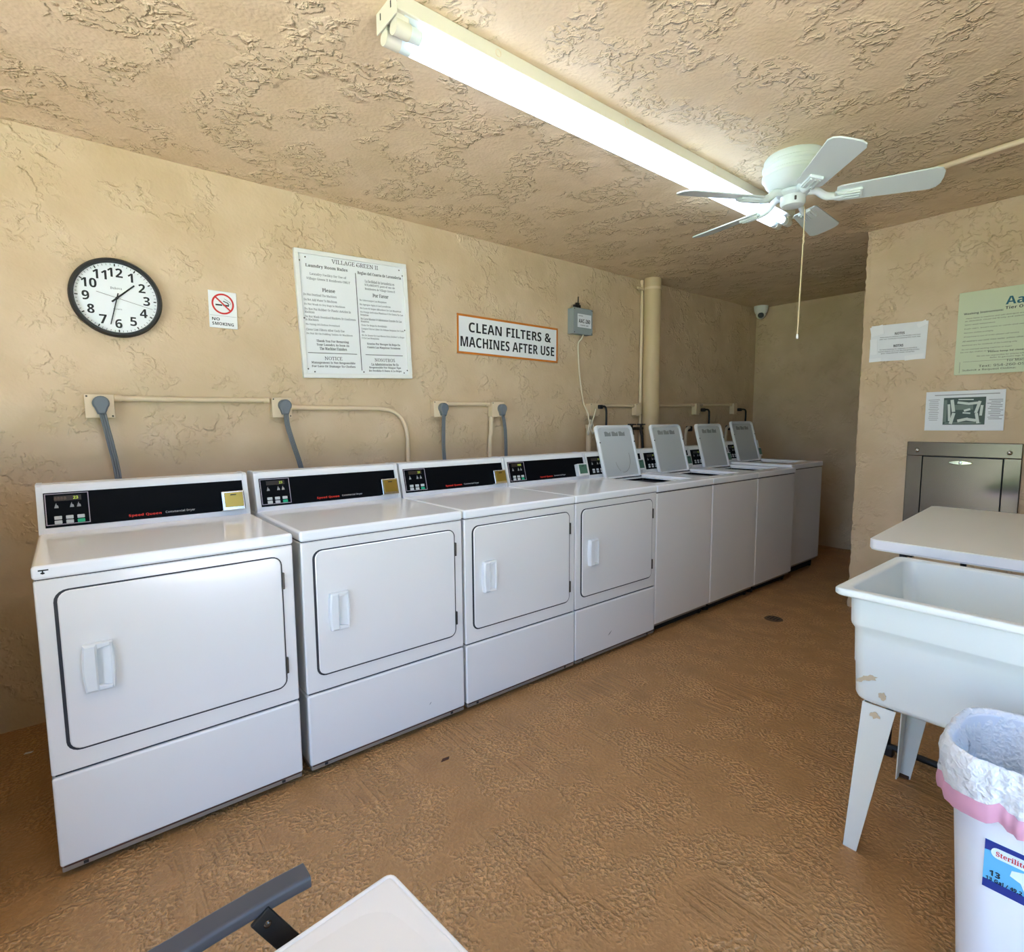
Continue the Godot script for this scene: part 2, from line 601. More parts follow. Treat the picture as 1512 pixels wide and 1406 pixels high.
func build_room() -> void:
	structure("floor", slab(LEFT - 0.2, -0.12, WALL - 0.2, FAR + 0.2, 0.0, REAR + 0.2), M.floor)
	structure("ceiling", slab(LEFT - 0.2, CEIL, WALL - 0.2, FAR + 0.2, CEIL + 0.2, REAR + 0.2), M.ceiling)
	structure("wall_back", slab(LEFT - 0.2, 0, WALL - 0.2, FAR + 0.2, CEIL, WALL), M.wall)
	structure("wall_far", slab(FAR, 0, WALL, FAR + 0.2, CEIL, PIER_EDGE), M.wall)
	# left wall with a wide opening, and a low partition beside the first dryer
	var lw := Shape.new()
	lw.box(Vector3(LEFT - 0.1, CEIL / 2, (WALL + SIDE_Z0) / 2), Vector3(0.2, CEIL, SIDE_Z0 - WALL))
	lw.box(Vector3(LEFT - 0.1, CEIL / 2, (SIDE_Z1 + REAR + 0.2) / 2), Vector3(0.2, CEIL, REAR + 0.2 - SIDE_Z1))
	lw.box(Vector3(LEFT - 0.1, (DOOR_H + CEIL) / 2, (SIDE_Z0 + SIDE_Z1) / 2), Vector3(0.2, CEIL - DOOR_H, SIDE_Z1 - SIDE_Z0))
	structure("wall_left", lw, M.wall)
	structure("wall_partition", Shape.new().box(Vector3(-0.385, 0.6, (WALL + 0.3) / 2), Vector3(0.15, 1.2, 0.3 - WALL), 0.01), M.wall)
	# the pier with the notices: its free edge is hand-plastered and wavers a little
	var f := FastNoiseLite.new()
	f.seed = 8
	f.frequency = 3.0
	f.fractal_octaves = 4
	var s := Shape.new()
	var left := []
	var edge := []
	var face := []
	var back := []
	for i in 121:
		var y := CEIL * i / 120.0
		var w := f.get_noise_1d(y * 5.0) * 0.011
		back.append(Vector3(FAR + 0.2, y, PIER_EDGE))
		left.append(Vector3(PIER + 0.05, y, PIER_EDGE + w * 0.4))
		edge.append(Vector3(PIER + 0.004, y, PIER_EDGE + 0.004 + w))
		face.append(Vector3(PIER, y, PIER_EDGE + 0.03 + w * 0.5))
	var side := []
	for i in 121:
		side.append(PackedVector3Array([back[i], left[i], edge[i], face[i], Vector3(PIER, CEIL * i / 120.0, REAR + 0.2)]))
	for i in 120:
		for k in 4:
			var flat_n: Vector3 = (side[i][k + 1] - side[i][k]).cross(Vector3.UP).normalized()
			var n0 := flat_n
			if k == 0: n0 = Vector3(0, 0, -1)
			if k == 3: n0 = Vector3(-1, 0, 0)
			if n0.dot(Vector3(-1, 0, -1)) < 0: n0 = -n0
			s.flat(side[i][k], side[i][k + 1], side[i + 1][k + 1], side[i + 1][k], n0)
	s.flat(Vector3(FAR + 0.2, 0, PIER_EDGE), Vector3(FAR + 0.2, 0, REAR + 0.2), Vector3(FAR + 0.2, CEIL, REAR + 0.2), Vector3(FAR + 0.2, CEIL, PIER_EDGE), Vector3(1, 0, 0))
	s.flat(Vector3(PIER, 0, REAR + 0.2), Vector3(FAR + 0.2, 0, REAR + 0.2), Vector3(FAR + 0.2, CEIL, REAR + 0.2), Vector3(PIER, CEIL, REAR + 0.2), Vector3(0, 0, 1))
	structure("wall_right", s, M.wall)
	# the wall behind the camera, with a wide open doorway to the lawn
	var w := Shape.new()
	w.box(Vector3((LEFT + DOOR_X0) / 2, CEIL / 2, REAR + 0.1), Vector3(DOOR_X0 - LEFT, CEIL, 0.2))
	w.box(Vector3((PIER + DOOR_X1) / 2, CEIL / 2, REAR + 0.1), Vector3(PIER - DOOR_X1, CEIL, 0.2))
	w.box(Vector3((DOOR_X0 + DOOR_X1) / 2, (CEIL + DOOR_H) / 2, REAR + 0.1), Vector3(DOOR_X1 - DOOR_X0, CEIL - DOOR_H, 0.2))
	structure("wall_front", w, M.wall)
	structure("ground", slab(-40, -0.3, -40, 40, -0.125, 60), M.lawn)
	structure("path", slab(LEFT - 0.2, -0.125, REAR + 0.2, 9, -0.04, REAR + 6.0), M.concrete)
	structure("path", slab(LEFT - 6.5, -0.125, -5, LEFT - 0.2, -0.04, REAR + 6.0), M.concrete)
	var d := thing("floor_drain", "small dark round drain cover set in the brown floor before the washers", "floor drain", Vector3(3.59, 0.0, 0.33))
	part("cover", Shape.new().lathe([Vector2(0, 0.004), Vector2(0.05, 0.004), Vector2(0.056, 0.0)], 24), M.drain, d)
	for k in 4:
		part("slot", Shape.new().box(Vector3(0, 0.0045, -0.03 + 0.02 * k), Vector3(0.07 - absf(k - 1.5) * 0.014, 0.001, 0.007)), M.dark_void, d)
	var chip := part("floor_chip", Shape.new().prism(PackedVector2Array([Vector2(-0.02, -0.004), Vector2(0.012, -0.007), Vector2(0.022, 0.004), Vector2(-0.006, 0.008)]), 0.0, 0.003), M.rust)
	chip.transform = turned(Vector3(1, 0, 0), -90, Vector3(1.143, 0.0, 0.226))
	var scrap := part("paper_scrap", Shape.new().prism(PackedVector2Array([Vector2(-0.014, -0.004), Vector2(0.010, -0.006), Vector2(0.015, 0.003), Vector2(-0.008, 0.006)]), 0.0, 0.002), M.paper)
	scrap.transform = turned(Vector3(1, 0, 0), -90, Vector3(-0.104, 0.0, -0.867))
	tag(scrap, "tiny pale scrap on the dark floor left of the first dryer", "paper scrap")
	tag(chip, "dark brown chip of paint on the open floor in front of the dryers", "paint chip")

# ------------------------------------------------------------------ dryers
const DW := 0.683

func hood_profile() -> PackedVector2Array:
	return PackedVector2Array([Vector2(0.548, 0.912), Vector2(0.548, 0.926), Vector2(0.584, 1.060), Vector2(0.586, 1.074), Vector2(0.594, 1.082), Vector2(0.68, 1.082), Vector2(0.695, 1.07), Vector2(0.695, 0.912)])

func add_hood(o: Node3D, w: float) -> void:
	var s := Shape.new()
	s.at = Transform3D(Basis(Vector3(0, 0, -1), Vector3(0, 1, 0), Vector3(1, 0, 0)), Vector3.ZERO)
	s.prism(hood_profile(), 0.003, w - 0.003)
	var h := part("control_hood", s, M.hood, o)
	for x in [0.002, w - 0.018]:
		var e := Shape.new()
		e.at = Transform3D(Basis(Vector3(0, 0, -1), Vector3(0, 1, 0), Vector3(1, 0, 0)), Vector3(x, 0, 0))
		var p := PackedVector2Array()
		for q in hood_profile(): p.append(Vector2(q.x - 0.0022 if q.x < 0.59 else q.x, q.y + (0.0022 if q.y > 1.07 else 0.0)))
		e.prism(p, 0.0, 0.016)
		part("hood_end_cap", e, M.hood, h)

# the sloped face of the hood: local x along the machine, y up the slope, z out of it
func hood_face() -> Transform3D:
	var up := Vector3(0, 1.060 - 0.926, -0.036).normalized()
	return Transform3D(Basis(Vector3(1, 0, 0), up, Vector3(1, 0, 0).cross(up)), Vector3(0, 0.926, -0.548))

func add_controls(o: Node3D, x0: float, x1: float, kind: String, digits: String) -> Node3D:
	var panel := Node3D.new()
	var s := Shape.new()
	s.box(Vector3((x0 + x1) / 2, 0.070, 0.001), Vector3(x1 - x0, 0.124, 0.004), 0.001, 1)
	panel = part("control_panel", s, M.fascia, o)
	panel.transform = hood_face()
	var bx := x0 + 0.003
	var bw := 0.122 if kind == "dryer" else 0.15
	if kind == "dryer":
		var ol := Shape.new()
		for q in [[bx, 0.016, bx + bw, 0.0185], [bx, 0.1255, bx + bw, 0.128], [bx, 0.016, bx + 0.0025, 0.128], [bx + bw - 0.0025, 0.016, bx + bw, 0.128]]:
			ol.box(Vector3((q[0] + q[2]) / 2, (q[1] + q[3]) / 2, 0.0035), Vector3(q[2] - q[0], q[3] - q[1], 0.0012))
		part("keypad_border", ol, M.outline, panel)
	part("display", Shape.new().box(Vector3(bx + bw * 0.52, 0.110, 0.0032), Vector3(bw * 0.62, 0.018, 0.0012)), M.screen, panel)
	lettering(digits, panel, Vector3(bx + bw * 0.7, 0.110, 0.0042), 0.0, 0.0105, M.digit, bold)
	for k in 3:
		var gx: float = bx + bw * [0.25, 0.6, 0.76][k]
		var g := Shape.new()
		g.prism(PackedVector2Array([Vector2(gx - 0.006, 0.076), Vector2(gx + 0.006, 0.076), Vector2(gx + 0.005, 0.084), Vector2(gx + 0.001, 0.087), Vector2(gx, 0.094), Vector2(gx - 0.003, 0.086)]), 0.003, 0.0042)
		part("pictogram", g, M.print_grey, panel)
	for row in 2:
		for col in 3:
			var c := Vector3(bx + bw * (0.27 + 0.26 * col), 0.041 - 0.0155 * row, 0.0036)
			part("button", Shape.new().box(c, Vector3(0.021, 0.0125, 0.004), 0.0018, 1), M.key_green if row == 1 and col == 2 and kind == "dryer" else M.key, panel, "green start button" if row == 1 and col == 2 and kind == "dryer" else "")
	return panel

func add_coin_box(o: Node3D, x0: float, w: float, plate: Material) -> void:
	var f := hood_face()
	var b := part("coin_box", Shape.new().box(Vector3(x0 + w / 2, 0.045, 0.016), Vector3(w, 0.080, 0.034), 0.004), M.chrome if plate == M.brass else M.hood, o)
	b.transform = f
	part("coin_plate", Shape.new().box(Vector3(x0 + w / 2 + 0.002, 0.048, 0.0335), Vector3(w - 0.016, 0.060, 0.004), 0.0015, 1), plate, b)
	part("coin_slot", Shape.new().box(Vector3(x0 + w * 0.5, 0.068, 0.0358), Vector3(0.022, 0.004, 0.001)), M.black, b)

func make_dryer() -> Node3D:
	var o := thing("clothes_dryer", "", "dryer", Vector3.ZERO, "white commercial dryers in a row")
	var w := DW
	part("cabinet", Shape.new().box(Vector3(w / 2, 0.59275, -0.348), Vector3(w - 0.004, 0.5605, 0.696), 0.006), M.enamel, o)
	part("lower_panel", Shape.new().box(Vector3(w / 2, 0.1725, -0.346), Vector3(w - 0.004, 0.269, 0.698), 0.008), M.enamel, o)
	part("seam", Shape.new().box(Vector3(w / 2, 0.309, -0.349), Vector3(w - 0.02, 0.02, 0.682)), M.gasket, o)
	# rusty bottom rail with two holes
	var rail := part("base_rail", Shape.new().box(Vector3(w / 2, 0.0285, -0.34), Vector3(w - 0.012, 0.016, 0.68), 0.003, 1), M.rail, o)
	for x in [0.06, w - 0.07]:
		part("rail_hole", Shape.new().box(Vector3(x, 0.0295, 0.0005), Vector3(0.012, 0.009, 0.001)), M.black, rail)
	part("rust_line", Shape.new().box(Vector3(w / 2, 0.0385, -0.3), Vector3(w - 0.02, 0.006, 0.602)), M.rust, rail)
	for x in [0.05, w - 0.05]:
		for z in [-0.06, -0.63]:
			var ft := Shape.new()
			ft.at = Transform3D(Basis.IDENTITY, Vector3(x, 0, z))
			part("foot", ft.lathe([Vector2(0, 0), Vector2(0.02, 0), Vector2(0.022, 0.01), Vector2(0.008, 0.012), Vector2(0.008, 0.022)], 12), M.black, o)
	var deck := Shape.new()
	deck.box(Vector3(w / 2, 0.8945, -0.346), Vector3(w, 0.039, 0.700), 0.010, 3)
	part("top_deck", deck, M.deck, o)
	part("deck_seam", Shape.new().box(Vector3(w / 2, 0.874, -0.349), Vector3(w - 0.012, 0.006, 0.690)), M.gasket, o)
	var door := part("door", Shape.new().prism(round_rect(0.049, 0.374, 0.639, 0.836, 0.028), 0.0, 0.005, 0.003), M.enamel, o)
	part("door_gasket", Shape.new().prism(round_rect(0.0405, 0.3695, 0.643, 0.8405, 0.033), 0.0, 0.0016), M.gasket, door)
	# pull: a bowed frame round a slanting finger recess
	var outer := PackedVector2Array()
	for i in 9:
		var t := i / 8.0
		outer.append(Vector2(0.1615 + 0.004 * sin(t * PI), 0.536 + 0.138 * t))
	for i in 9:
		var t := 1.0 - i / 8.0
		outer.append(Vector2(0.0935 - 0.005 * sin(t * PI), 0.536 + 0.138 * t))
	var grip := Shape.new()
	var left_half := PackedVector2Array()
	for i in 9:
		var t := i / 8.0
		left_half.append(Vector2(0.0935 - 0.005 * sin(t * PI), 0.536 + 0.138 * t))
	left_half.append(Vector2(0.124, 0.674)); left_half.append(Vector2(0.124, 0.536))
	grip.prism(left_half, 0.0, 0.027, 0.005)
	var right_edge := PackedVector2Array([Vector2(0.155, 0.536), Vector2(0.155, 0.674)])
	for i in 9:
		var t := 1.0 - i / 8.0
		right_edge.append(Vector2(0.1615 + 0.004 * sin(t * PI), 0.536 + 0.138 * t))
	grip.prism(right_edge, 0.0, 0.022, 0.003)
	grip.prism(PackedVector2Array([Vector2(0.1235, 0.536), Vector2(0.1555, 0.536), Vector2(0.1555, 0.546), Vector2(0.1235, 0.552)]), 0.0, 0.024, 0.002)
	grip.prism(PackedVector2Array([Vector2(0.1235, 0.674), Vector2(0.1555, 0.674), Vector2(0.1555, 0.664), Vector2(0.1235, 0.658)]), 0.0, 0.024, 0.002)
	grip.flat(Vector3(0.123, 0.54, 0.0055), Vector3(0.156, 0.54, 0.018), Vector3(0.156, 0.67, 0.018), Vector3(0.123, 0.67, 0.0055), Vector3(-0.35, 0, 1).normalized())
	part("handle", grip, M.lid, door)
	for y in [0.752, 0.450]:
		part("hinge", Shape.new().box(Vector3(0.6445, y, 0.003), Vector3(0.0075, 0.058, 0.010), 0.002, 1), M.steel_dark, door)
	add_hood(o, w)
	return o

func finish_dryer(o: Node3D, digits: String, plate: Material) -> void:
	var p := add_controls(o, 0.021, 0.661, "dryer", digits)
	lettering("Speed Queen", p, Vector3(0.312, 0.024, 0.0034), 0.104, 0.0125, M.print_red, bold)
	lettering("Commercial Dryer", p, Vector3(0.428, 0.0255, 0.0034), 0.100, 0.0105, M.print_white)
	add_coin_box(o, 0.572, 0.086, plate)

func build_dryers() -> void:
	var d1 := make_dryer()
	var d2 := copy(d1, Vector3(0.7076, 0, 0), "white commercial dryer second in the row, below the no smoking plaque and rules board")
	var d3 := copy(d1, Vector3(1.3984, 0, 0), "white commercial dryer third in the row, two machines before the first washing machine")
	var d4 := copy(d1, Vector3(2.0820, 0, 0), "white commercial dryer next to the washing machines, fourth of the dryers")
	d1.position = Vector3(0, 0, 0.004)
	d1.set_meta("label", "white commercial dryer below the wall clock with a black scuff on its front top corner")
	finish_dryer(d1, "23", M.brass)
	lettering("8888", d1.get_node("control_panel"), Vector3(0.0665, 0.110, 0.0042), 0.034, 0.0105, M.digit_dim, bold)
	finish_dryer(d2, "23", M.brass)
	finish_dryer(d3, "23", M.brass)
	finish_dryer(d4, "HBE", M.verdigris)
	var s := Shape.new()
	s.box(Vector3(0.026, 0.9015, 0.0045), Vector3(0.022, 0.0035, 0.0016))
	s.box(Vector3(0.0245, 0.8965, 0.0048), Vector3(0.003, 0.010, 0.0014))
	s.prism(PackedVector2Array([Vector2(0.019, 0.8935), Vector2(0.024, 0.8905), Vector2(0.029, 0.892), Vector2(0.028, 0.8955), Vector2(0.022, 0.896)]), 0.003, 0.0055)
	part("scuff_mark", s, M.black, d1, "black scuff mark")
	var f := Shape.new()
	f.prism(PackedVector2Array([Vector2(0.5, 0.105), Vector2(0.506, 0.108), Vector2(0.512, 0.116), Vector2(0.506, 0.113)]), 0.003, 0.0036)
	part("scuff_mark", f, M.scuff, d2, "faint grey scuff mark")
	var g := Shape.new()
	g.prism(PackedVector2Array([Vector2(0.26, 0.112), Vector2(0.275, 0.118), Vector2(0.292, 0.135), Vector2(0.272, 0.125)]), 0.003, 0.0036)
	part("scuff_mark", g, M.scuff, d4, "faint grey scuff mark")

# ------------------------------------------------------------------ washers
func build_washers() -> void:
	var w := 0.605
	var o := thing("washing_machine", "", "washing machine", Vector3.ZERO, "white top-load washing machines with raised lids")
	part("cabinet", Shape.new().box(Vector3(w / 2, 0.4655, -0.348), Vector3(w - 0.003, 0.803, 0.696), 0.010), M.enamel, o)
	part("base_rail", Shape.new().box(Vector3(w / 2, 0.058, -0.345), Vector3(w - 0.03, 0.018, 0.66)), M.rail, o)
	for x in [0.05, w - 0.05]:
		for z in [-0.06, -0.63]:
			var ft := Shape.new()
			ft.at = Transform3D(Basis.IDENTITY, Vector3(x, 0, z))
			part("foot", ft.lathe([Vector2(0, 0), Vector2(0.02, 0), Vector2(0.022, 0.012), Vector2(0.008, 0.016), Vector2(0.008, 0.055)], 12), M.black, o)
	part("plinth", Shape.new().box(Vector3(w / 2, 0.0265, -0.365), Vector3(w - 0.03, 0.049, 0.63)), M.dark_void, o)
	part("deck_seam", Shape.new().box(Vector3(w / 2, 0.868, -0.348), Vector3(w - 0.012, 0.006, 0.688)), M.gasket, o)
	# deck: a frame round the lid recess
	var deck := Shape.new()
	var hx0 := 0.122; var hx1 := 0.518; var hz0 := -0.502; var hz1 := -0.105
	deck.box(Vector3(hx0 / 2, 0.8915, -0.346), Vector3(hx0, 0.041, 0.700), 0.008)
	deck.box(Vector3((hx1 + w) / 2, 0.8915, -0.346), Vector3(w - hx1, 0.041, 0.700), 0.008)
	deck.box(Vector3((hx0 + hx1) / 2, 0.8915, (hz1 + 0.004) / 2), Vector3(hx1 - hx0 + 0.016, 0.041, 0.004 - hz1), 0.008)
	deck.box(Vector3((hx0 + hx1) / 2, 0.8915, (hz0 - 0.696) / 2), Vector3(hx1 - hx0 + 0.016, 0.041, 0.696 + hz0), 0.008)
	deck.box(Vector3((hx0 + hx1) / 2, 0.8905, (hz0 - 0.475) / 2), Vector3(hx1 - hx0, 0.008, 0.03), 0.003)
	deck.box(Vector3(hx0 + 0.014, 0.8905, -0.30), Vector3(0.036, 0.008, 0.40), 0.003)
	deck.box(Vector3(hx1 - 0.018, 0.8905, -0.30), Vector3(0.044, 0.008, 0.40), 0.003)
	deck.box(Vector3((hx0 + hx1) / 2, 0.8905, hz1 - 0.014), Vector3(hx1 - hx0, 0.008, 0.036), 0.003)
	part("top_deck", deck, M.deck, o)
	var tub := Shape.new()
	tub.at = Transform3D(Basis.IDENTITY, Vector3(0.32, 0, -0.30))
	tub.box(Vector3(0, 0.8685, 0), Vector3(0.38, 0.003, 0.385))
	for q in [[Vector3(-0.193, 0.877, 0), Vector3(0.004, 0.018, 0.38)], [Vector3(0.193, 0.877, 0), Vector3(0.004, 0.018, 0.38)], [Vector3(0, 0.877, -0.193), Vector3(0.38, 0.018, 0.004)], [Vector3(0, 0.877, 0.193), Vector3(0.38, 0.018, 0.004)]]: tub.box(q[0], q[1])
	part("tub", tub, M.dark_void, o)
	add_hood(o, w)
	var p := add_controls(o, 0.018, 0.582, "washer", "25")
	lettering("Speed Queen", p, Vector3(0.30, 0.024, 0.0034), 0.118, 0.0125, M.print_red, bold)
	part("panel_divider", Shape.new().box(Vector3(0.515, 0.075, 0.004), Vector3(0.016, 0.11, 0.006), 0.002, 1), M.hood, p)
	add_coin_box(o, 0.500, 0.072, M.verdigris)
	# lid, standing open: hinged at its lower edge, inside turned to the room
	var lid := Shape.new()
	var lx0 := 0.126; var lx1 := 0.514; var ll := 0.380
	var rim := round_rect(lx0, 0.0, lx1, ll, 0.032, 6)
	lid.prism(rim, -0.022, -0.012)
	# raised border of the inside
	var inner := round_rect(lx0 + 0.022, 0.006, lx1 - 0.022, ll - 0.024, 0.022, 6)
	for i in rim.size():
		var j := (i + 1) % rim.size()
		var c := ((rim[i] + rim[j]) / 2 - Vector2((lx0 + lx1) / 2, ll / 2)).normalized()
		var m0 := rim[i].lerp(inner[i], 0.25); var m1 := rim[j].lerp(inner[j], 0.25)
		var m2 := rim[i].lerp(inner[i], 0.7); var m3 := rim[j].lerp(inner[j], 0.7)
		var O := Vector3(c.x, c.y, 0); var Z := Vector3(0, 0, 1)
		lid.flat(Vector3(rim[i].x, rim[i].y, -0.012), Vector3(rim[j].x, rim[j].y, -0.012), Vector3(m1.x, m1.y, 0.0), Vector3(m0.x, m0.y, 0.0), (O + Z).normalized())
		lid.flat(Vector3(m0.x, m0.y, 0), Vector3(m1.x, m1.y, 0), Vector3(m3.x, m3.y, 0), Vector3(m2.x, m2.y, 0), Z)
		lid.flat(Vector3(m2.x, m2.y, 0), Vector3(m3.x, m3.y, 0), Vector3(inner[j].x, inner[j].y, -0.0115), Vector3(inner[i].x, inner[i].y, -0.0115), (Z - O).normalized())
	var l := part("lid", lid, M.lid, o)
	l.transform = Transform3D(Basis(Vector3(1, 0, 0), deg_to_rad(-15.5)), Vector3(0, 0.899, -0.500))
	part("lid_liner", Shape.new().prism(inner, -0.0118, -0.0105), M.lid_in, l)
	for k in 3:
		var ic := Shape.new()
		var x := lx0 + 0.085 + k * 0.075
		ic.prism(PackedVector2Array([Vector2(x, 0.300), Vector2(x + 0.064, 0.300), Vector2(x + 0.064, 0.332), Vector2(x + 0.045, 0.322), Vector2(x + 0.02, 0.334), Vector2(x, 0.332)]), -0.0107, -0.0099)
		part("printed_symbol", ic, M.lid_print, l)
	for x in [lx0 + 0.011, lx1 - 0.011]:
		var b := Shape.new()
		b.at = turned(Vector3(1, 0, 0), 90, Vector3(x, 0.255, 0.0))
		part("bumper", b.lathe([Vector2(0, 0.003), Vector2(0.004, 0.003), Vector2(0.005, -0.001)], 10), M.black, l)
	part("hinge_gap", Shape.new().box(Vector3(0.32, 0.001, -0.006), Vector3(0.37, 0.007, 0.012)), M.gasket, l)
	var names := ["white washing machine beside the last dryer, curved scratches inside its raised lid", "white washing machine with raised lid, just past the one with the scratched lid",
		"white washing machine with raised lid, third from the dryers", "white washing machine at the dark end of the row, nearest the far wall"]
	var xs := [2.766, 3.3715, 3.977, 4.596]
	var all := [o]
	for k in 3: all.append(copy(o, Vector3.ZERO, ""))
	for k in 4:
		all[k].position = Vector3(xs[k], 0, 0)
		all[k].set_meta("label", names[k])
	all[3].position = Vector3(xs[3], 0.018, -0.040)
	for c in all[3].get_children():
		if String(c.name).begins_with("foot") or c.name == "plinth":
			c.position.y = -0.018
			c.scale.y = 1.3
	# curved scratches inside the first lid
	var arc := []
	for i in 15:
		var t := deg_to_rad(-100.0 + 110.0 * i / 14)
		arc.append(Vector3(0.345 + 0.085 * cos(t), 0.155 + 0.115 * sin(t), -0.0102))
	var sc := Shape.new()
	sc.tube(arc, 0.0016, 5)
	var arc2 := []
	for i in 10:
		var t := deg_to_rad(190.0 + 50.0 * i / 9)
		arc2.append(Vector3(0.345 + 0.075 * cos(t), 0.130 + 0.09 * sin(t), -0.0102))
	sc.tube(arc2, 0.0012, 5)
	part("scratch", sc, M.scuff, all[0].get_node("lid"), "curved grey scratches")

# ------------------------------------------------------------------ things on the back wall
func build_wall_things() -> void:
	# wall clock
	var c := thing("wall_clock", "round white wall clock with black rim and black numerals", "clock", Vector3(0.313, 1.848, WALL))
	var s := Shape.new()
	s.at = turned(Vector3(1, 0, 0), 90)
	s.lathe([Vector2(0, 0.0), Vector2(0.166, 0.0), Vector2(0.170, 0.012), Vector2(0.170, 0.030), Vector2(0.163, 0.042), Vector2(0.154, 0.042), Vector2(0.150, 0.030), Vector2(0.150, 0.020)], 72)
	part("rim", s, M.black, c)
	s = Shape.new()
	s.at = turned(Vector3(1, 0, 0), 90)
	s.lathe([Vector2(0.151, 0.018), Vector2(0.151, 0.022), Vector2(0, 0.022)], 72)
	part("dial", s, M.clock_face, c)
	for k in 12:
		var t := TAU * (k + 1) / 12.0
		lettering(str(k + 1), c, Vector3(sin(t) * 0.110, cos(t) * 0.110, 0.0228), 0.0, 0.039, M.ink, bold, Vector3.ZERO, "numeral")
	var ticks := Shape.new()
	for k in 60:
		var big := k % 5 == 0
		ticks.at = Transform3D(Basis(Vector3(0, 0, 1), -TAU * k / 60.0), Vector3.ZERO)
		ticks.box(Vector3(0, 0.142 if big else 0.1435, 0.0225), Vector3(0.0045 if big else 0.0016, 0.011 if big else 0.007, 0.001))
	part("minute_track", ticks, M.ink, c)
	for h in [["hour_hand", 47.0, 0.092, 0.0074, 0.026, 0.025], ["minute_hand", 194.0, 0.120, 0.0046, 0.022, 0.027], ["second_hand", 105.0, 0.135, 0.0013, 0.075, 0.029]]:
		var q := Shape.new()
		q.at = Transform3D(Basis(Vector3(0, 0, 1), -deg_to_rad(h[1])), Vector3.ZERO)
		q.prism(PackedVector2Array([Vector2(-h[3] / 2, -h[4]), Vector2(h[3] / 2, -h[4]), Vector2(h[3] * 0.4, h[2]), Vector2(-h[3] * 0.4, h[2])]), h[5], h[5] + 0.001)
		part(h[0], q, M.rust if h[0] == "second_hand" else M.ink, c)
	s = Shape.new()
	s.at = turned(Vector3(1, 0, 0), 90)
	part("hub", s.lathe([Vector2(0, 0.031), Vector2(0.004, 0.031), Vector2(0.006, 0.024)], 16), M.ink, c)
	lettering("Bulova", c, Vector3(0, 0.043, 0.0225), 0.042, 0.010, M.ink_soft, serif)
	lettering("QUARTZ", c, Vector3(0, -0.048, 0.0225), 0.032, 0.006, M.ink_soft)

	# no smoking plaque
	var n := thing("no_smoking_sign", "small white plaque with red barred cigarette symbol", "sign", Vector3(0.741, 1.852, WALL))
	n.rotation.z = deg_to_rad(-0.5)
	part("plaque", Shape.new().box(Vector3(0, 0, 0.003), Vector3(0.126, 0.178, 0.004), 0.002, 1), M.sign_white, n)
	var rg := Shape.new()
	rg.at = turned(Vector3(1, 0, 0), 90, Vector3(0, 0.028, 0))
	rg.lathe([Vector2(0.042, 0.0052), Vector2(0.042, 0.006), Vector2(0.050, 0.006), Vector2(0.050, 0.0052)], 40)
	rg.at = Transform3D(Basis(Vector3(0, 0, 1), deg_to_rad(-43)), Vector3(0, 0.028, 0))
	rg.box(Vector3(0, 0, 0.0066), Vector3(0.088, 0.007, 0.0008))
	part("prohibition_ring", rg, M.red, n)
	var cg := Shape.new()
	cg.box(Vector3(-0.018, 0.022, 0.0056), Vector3(0.030, 0.007, 0.0008))
	cg.box(Vector3(0.014, 0.022, 0.0056), Vector3(0.026, 0.007, 0.0008))
	cg.tube(smooth_path([Vector3(0.03, 0.026, 0.0056), Vector3(0.034, 0.036, 0.0056), Vector3(0.024, 0.044, 0.0056), Vector3(0.014, 0.050, 0.0056), Vector3(0.006, 0.054, 0.0056)]), 0.0022, 6, true, 0.3)
	cg.tube(smooth_path([Vector3(0.026, 0.026, 0.0056), Vector3(0.022, 0.034, 0.0056), Vector3(0.012, 0.038, 0.0056), Vector3(0.002, 0.042, 0.0056)]), 0.0022, 6, true, 0.3)
	part("cigarette_symbol", cg, M.ink, n)
	part("fold_line", Shape.new().box(Vector3(0, -0.030, 0.0053), Vector3(0.118, 0.0012, 0.0006)), M.print_grey, n)
	lettering("NO", n, Vector3(-0.034, -0.047, 0.0053), 0.034, 0.014, M.ink, bold)
	lettering("SMOKING", n, Vector3(-0.003, -0.069, 0.0053), 0.096, 0.015, M.ink, bold)

	# framed rules board
	var b := thing("rules_board", "large framed white board of bilingual laundry room rules", "sign", Vector3(1.433, 1.887, WALL))
	b.rotation.z = deg_to_rad(2.1)
	part("board", Shape.new().box(Vector3(0, 0, 0.007), Vector3(0.654, 0.670, 0.012), 0.002, 1), M.sign_white, b)
	for q in [[Vector3(0, 0.327, 0.012), Vector3(0.660, 0.024, 0.024)], [Vector3(0, -0.327, 0.012), Vector3(0.660, 0.024, 0.024)], [Vector3(-0.319, 0, 0.012), Vector3(0.024, 0.632, 0.024)], [Vector3(0.319, 0, 0.012), Vector3(0.024, 0.632, 0.024)]]:
		part("frame", Shape.new().box(q[0], q[1], 0.003, 1), M.white_paint, b)
	for q in [Vector2(-0.27, 0.30), Vector2(0.02, 0.292), Vector2(0.285, 0.30), Vector2(-0.302, 0.28), Vector2(0.305, 0.27), Vector2(-0.3, -0.02), Vector2(0.3, -0.05), Vector2(-0.3, -0.29), Vector2(-0.265, -0.305), Vector2(0.02, -0.303), Vector2(0.28, -0.305), Vector2(0.302, -0.29)]:
		var t := Shape.new()
		t.at = turned(Vector3(1, 0, 0), 90, Vector3(q.x, q.y, 0.013))
		part("screw", t.lathe([Vector2(0, 0.003), Vector2(0.003, 0.002), Vector2(0.0042, 0)], 10), M.steel_dark, b)
	var z := 0.0134
	lettering("VILLAGE GREEN II", b, Vector3(0.012, 0.296, z), 0.275, 0.022, M.ink, serif)
	lettering("Laundry Room Rules", b, Vector3(-0.155, 0.257, z), 0.235, 0.021, M.ink, serif_bold)
	lettering("Laundry Facility for Use of", b, Vector3(-0.15, 0.215, z), 0.205, 0.016, M.ink_soft, serif)
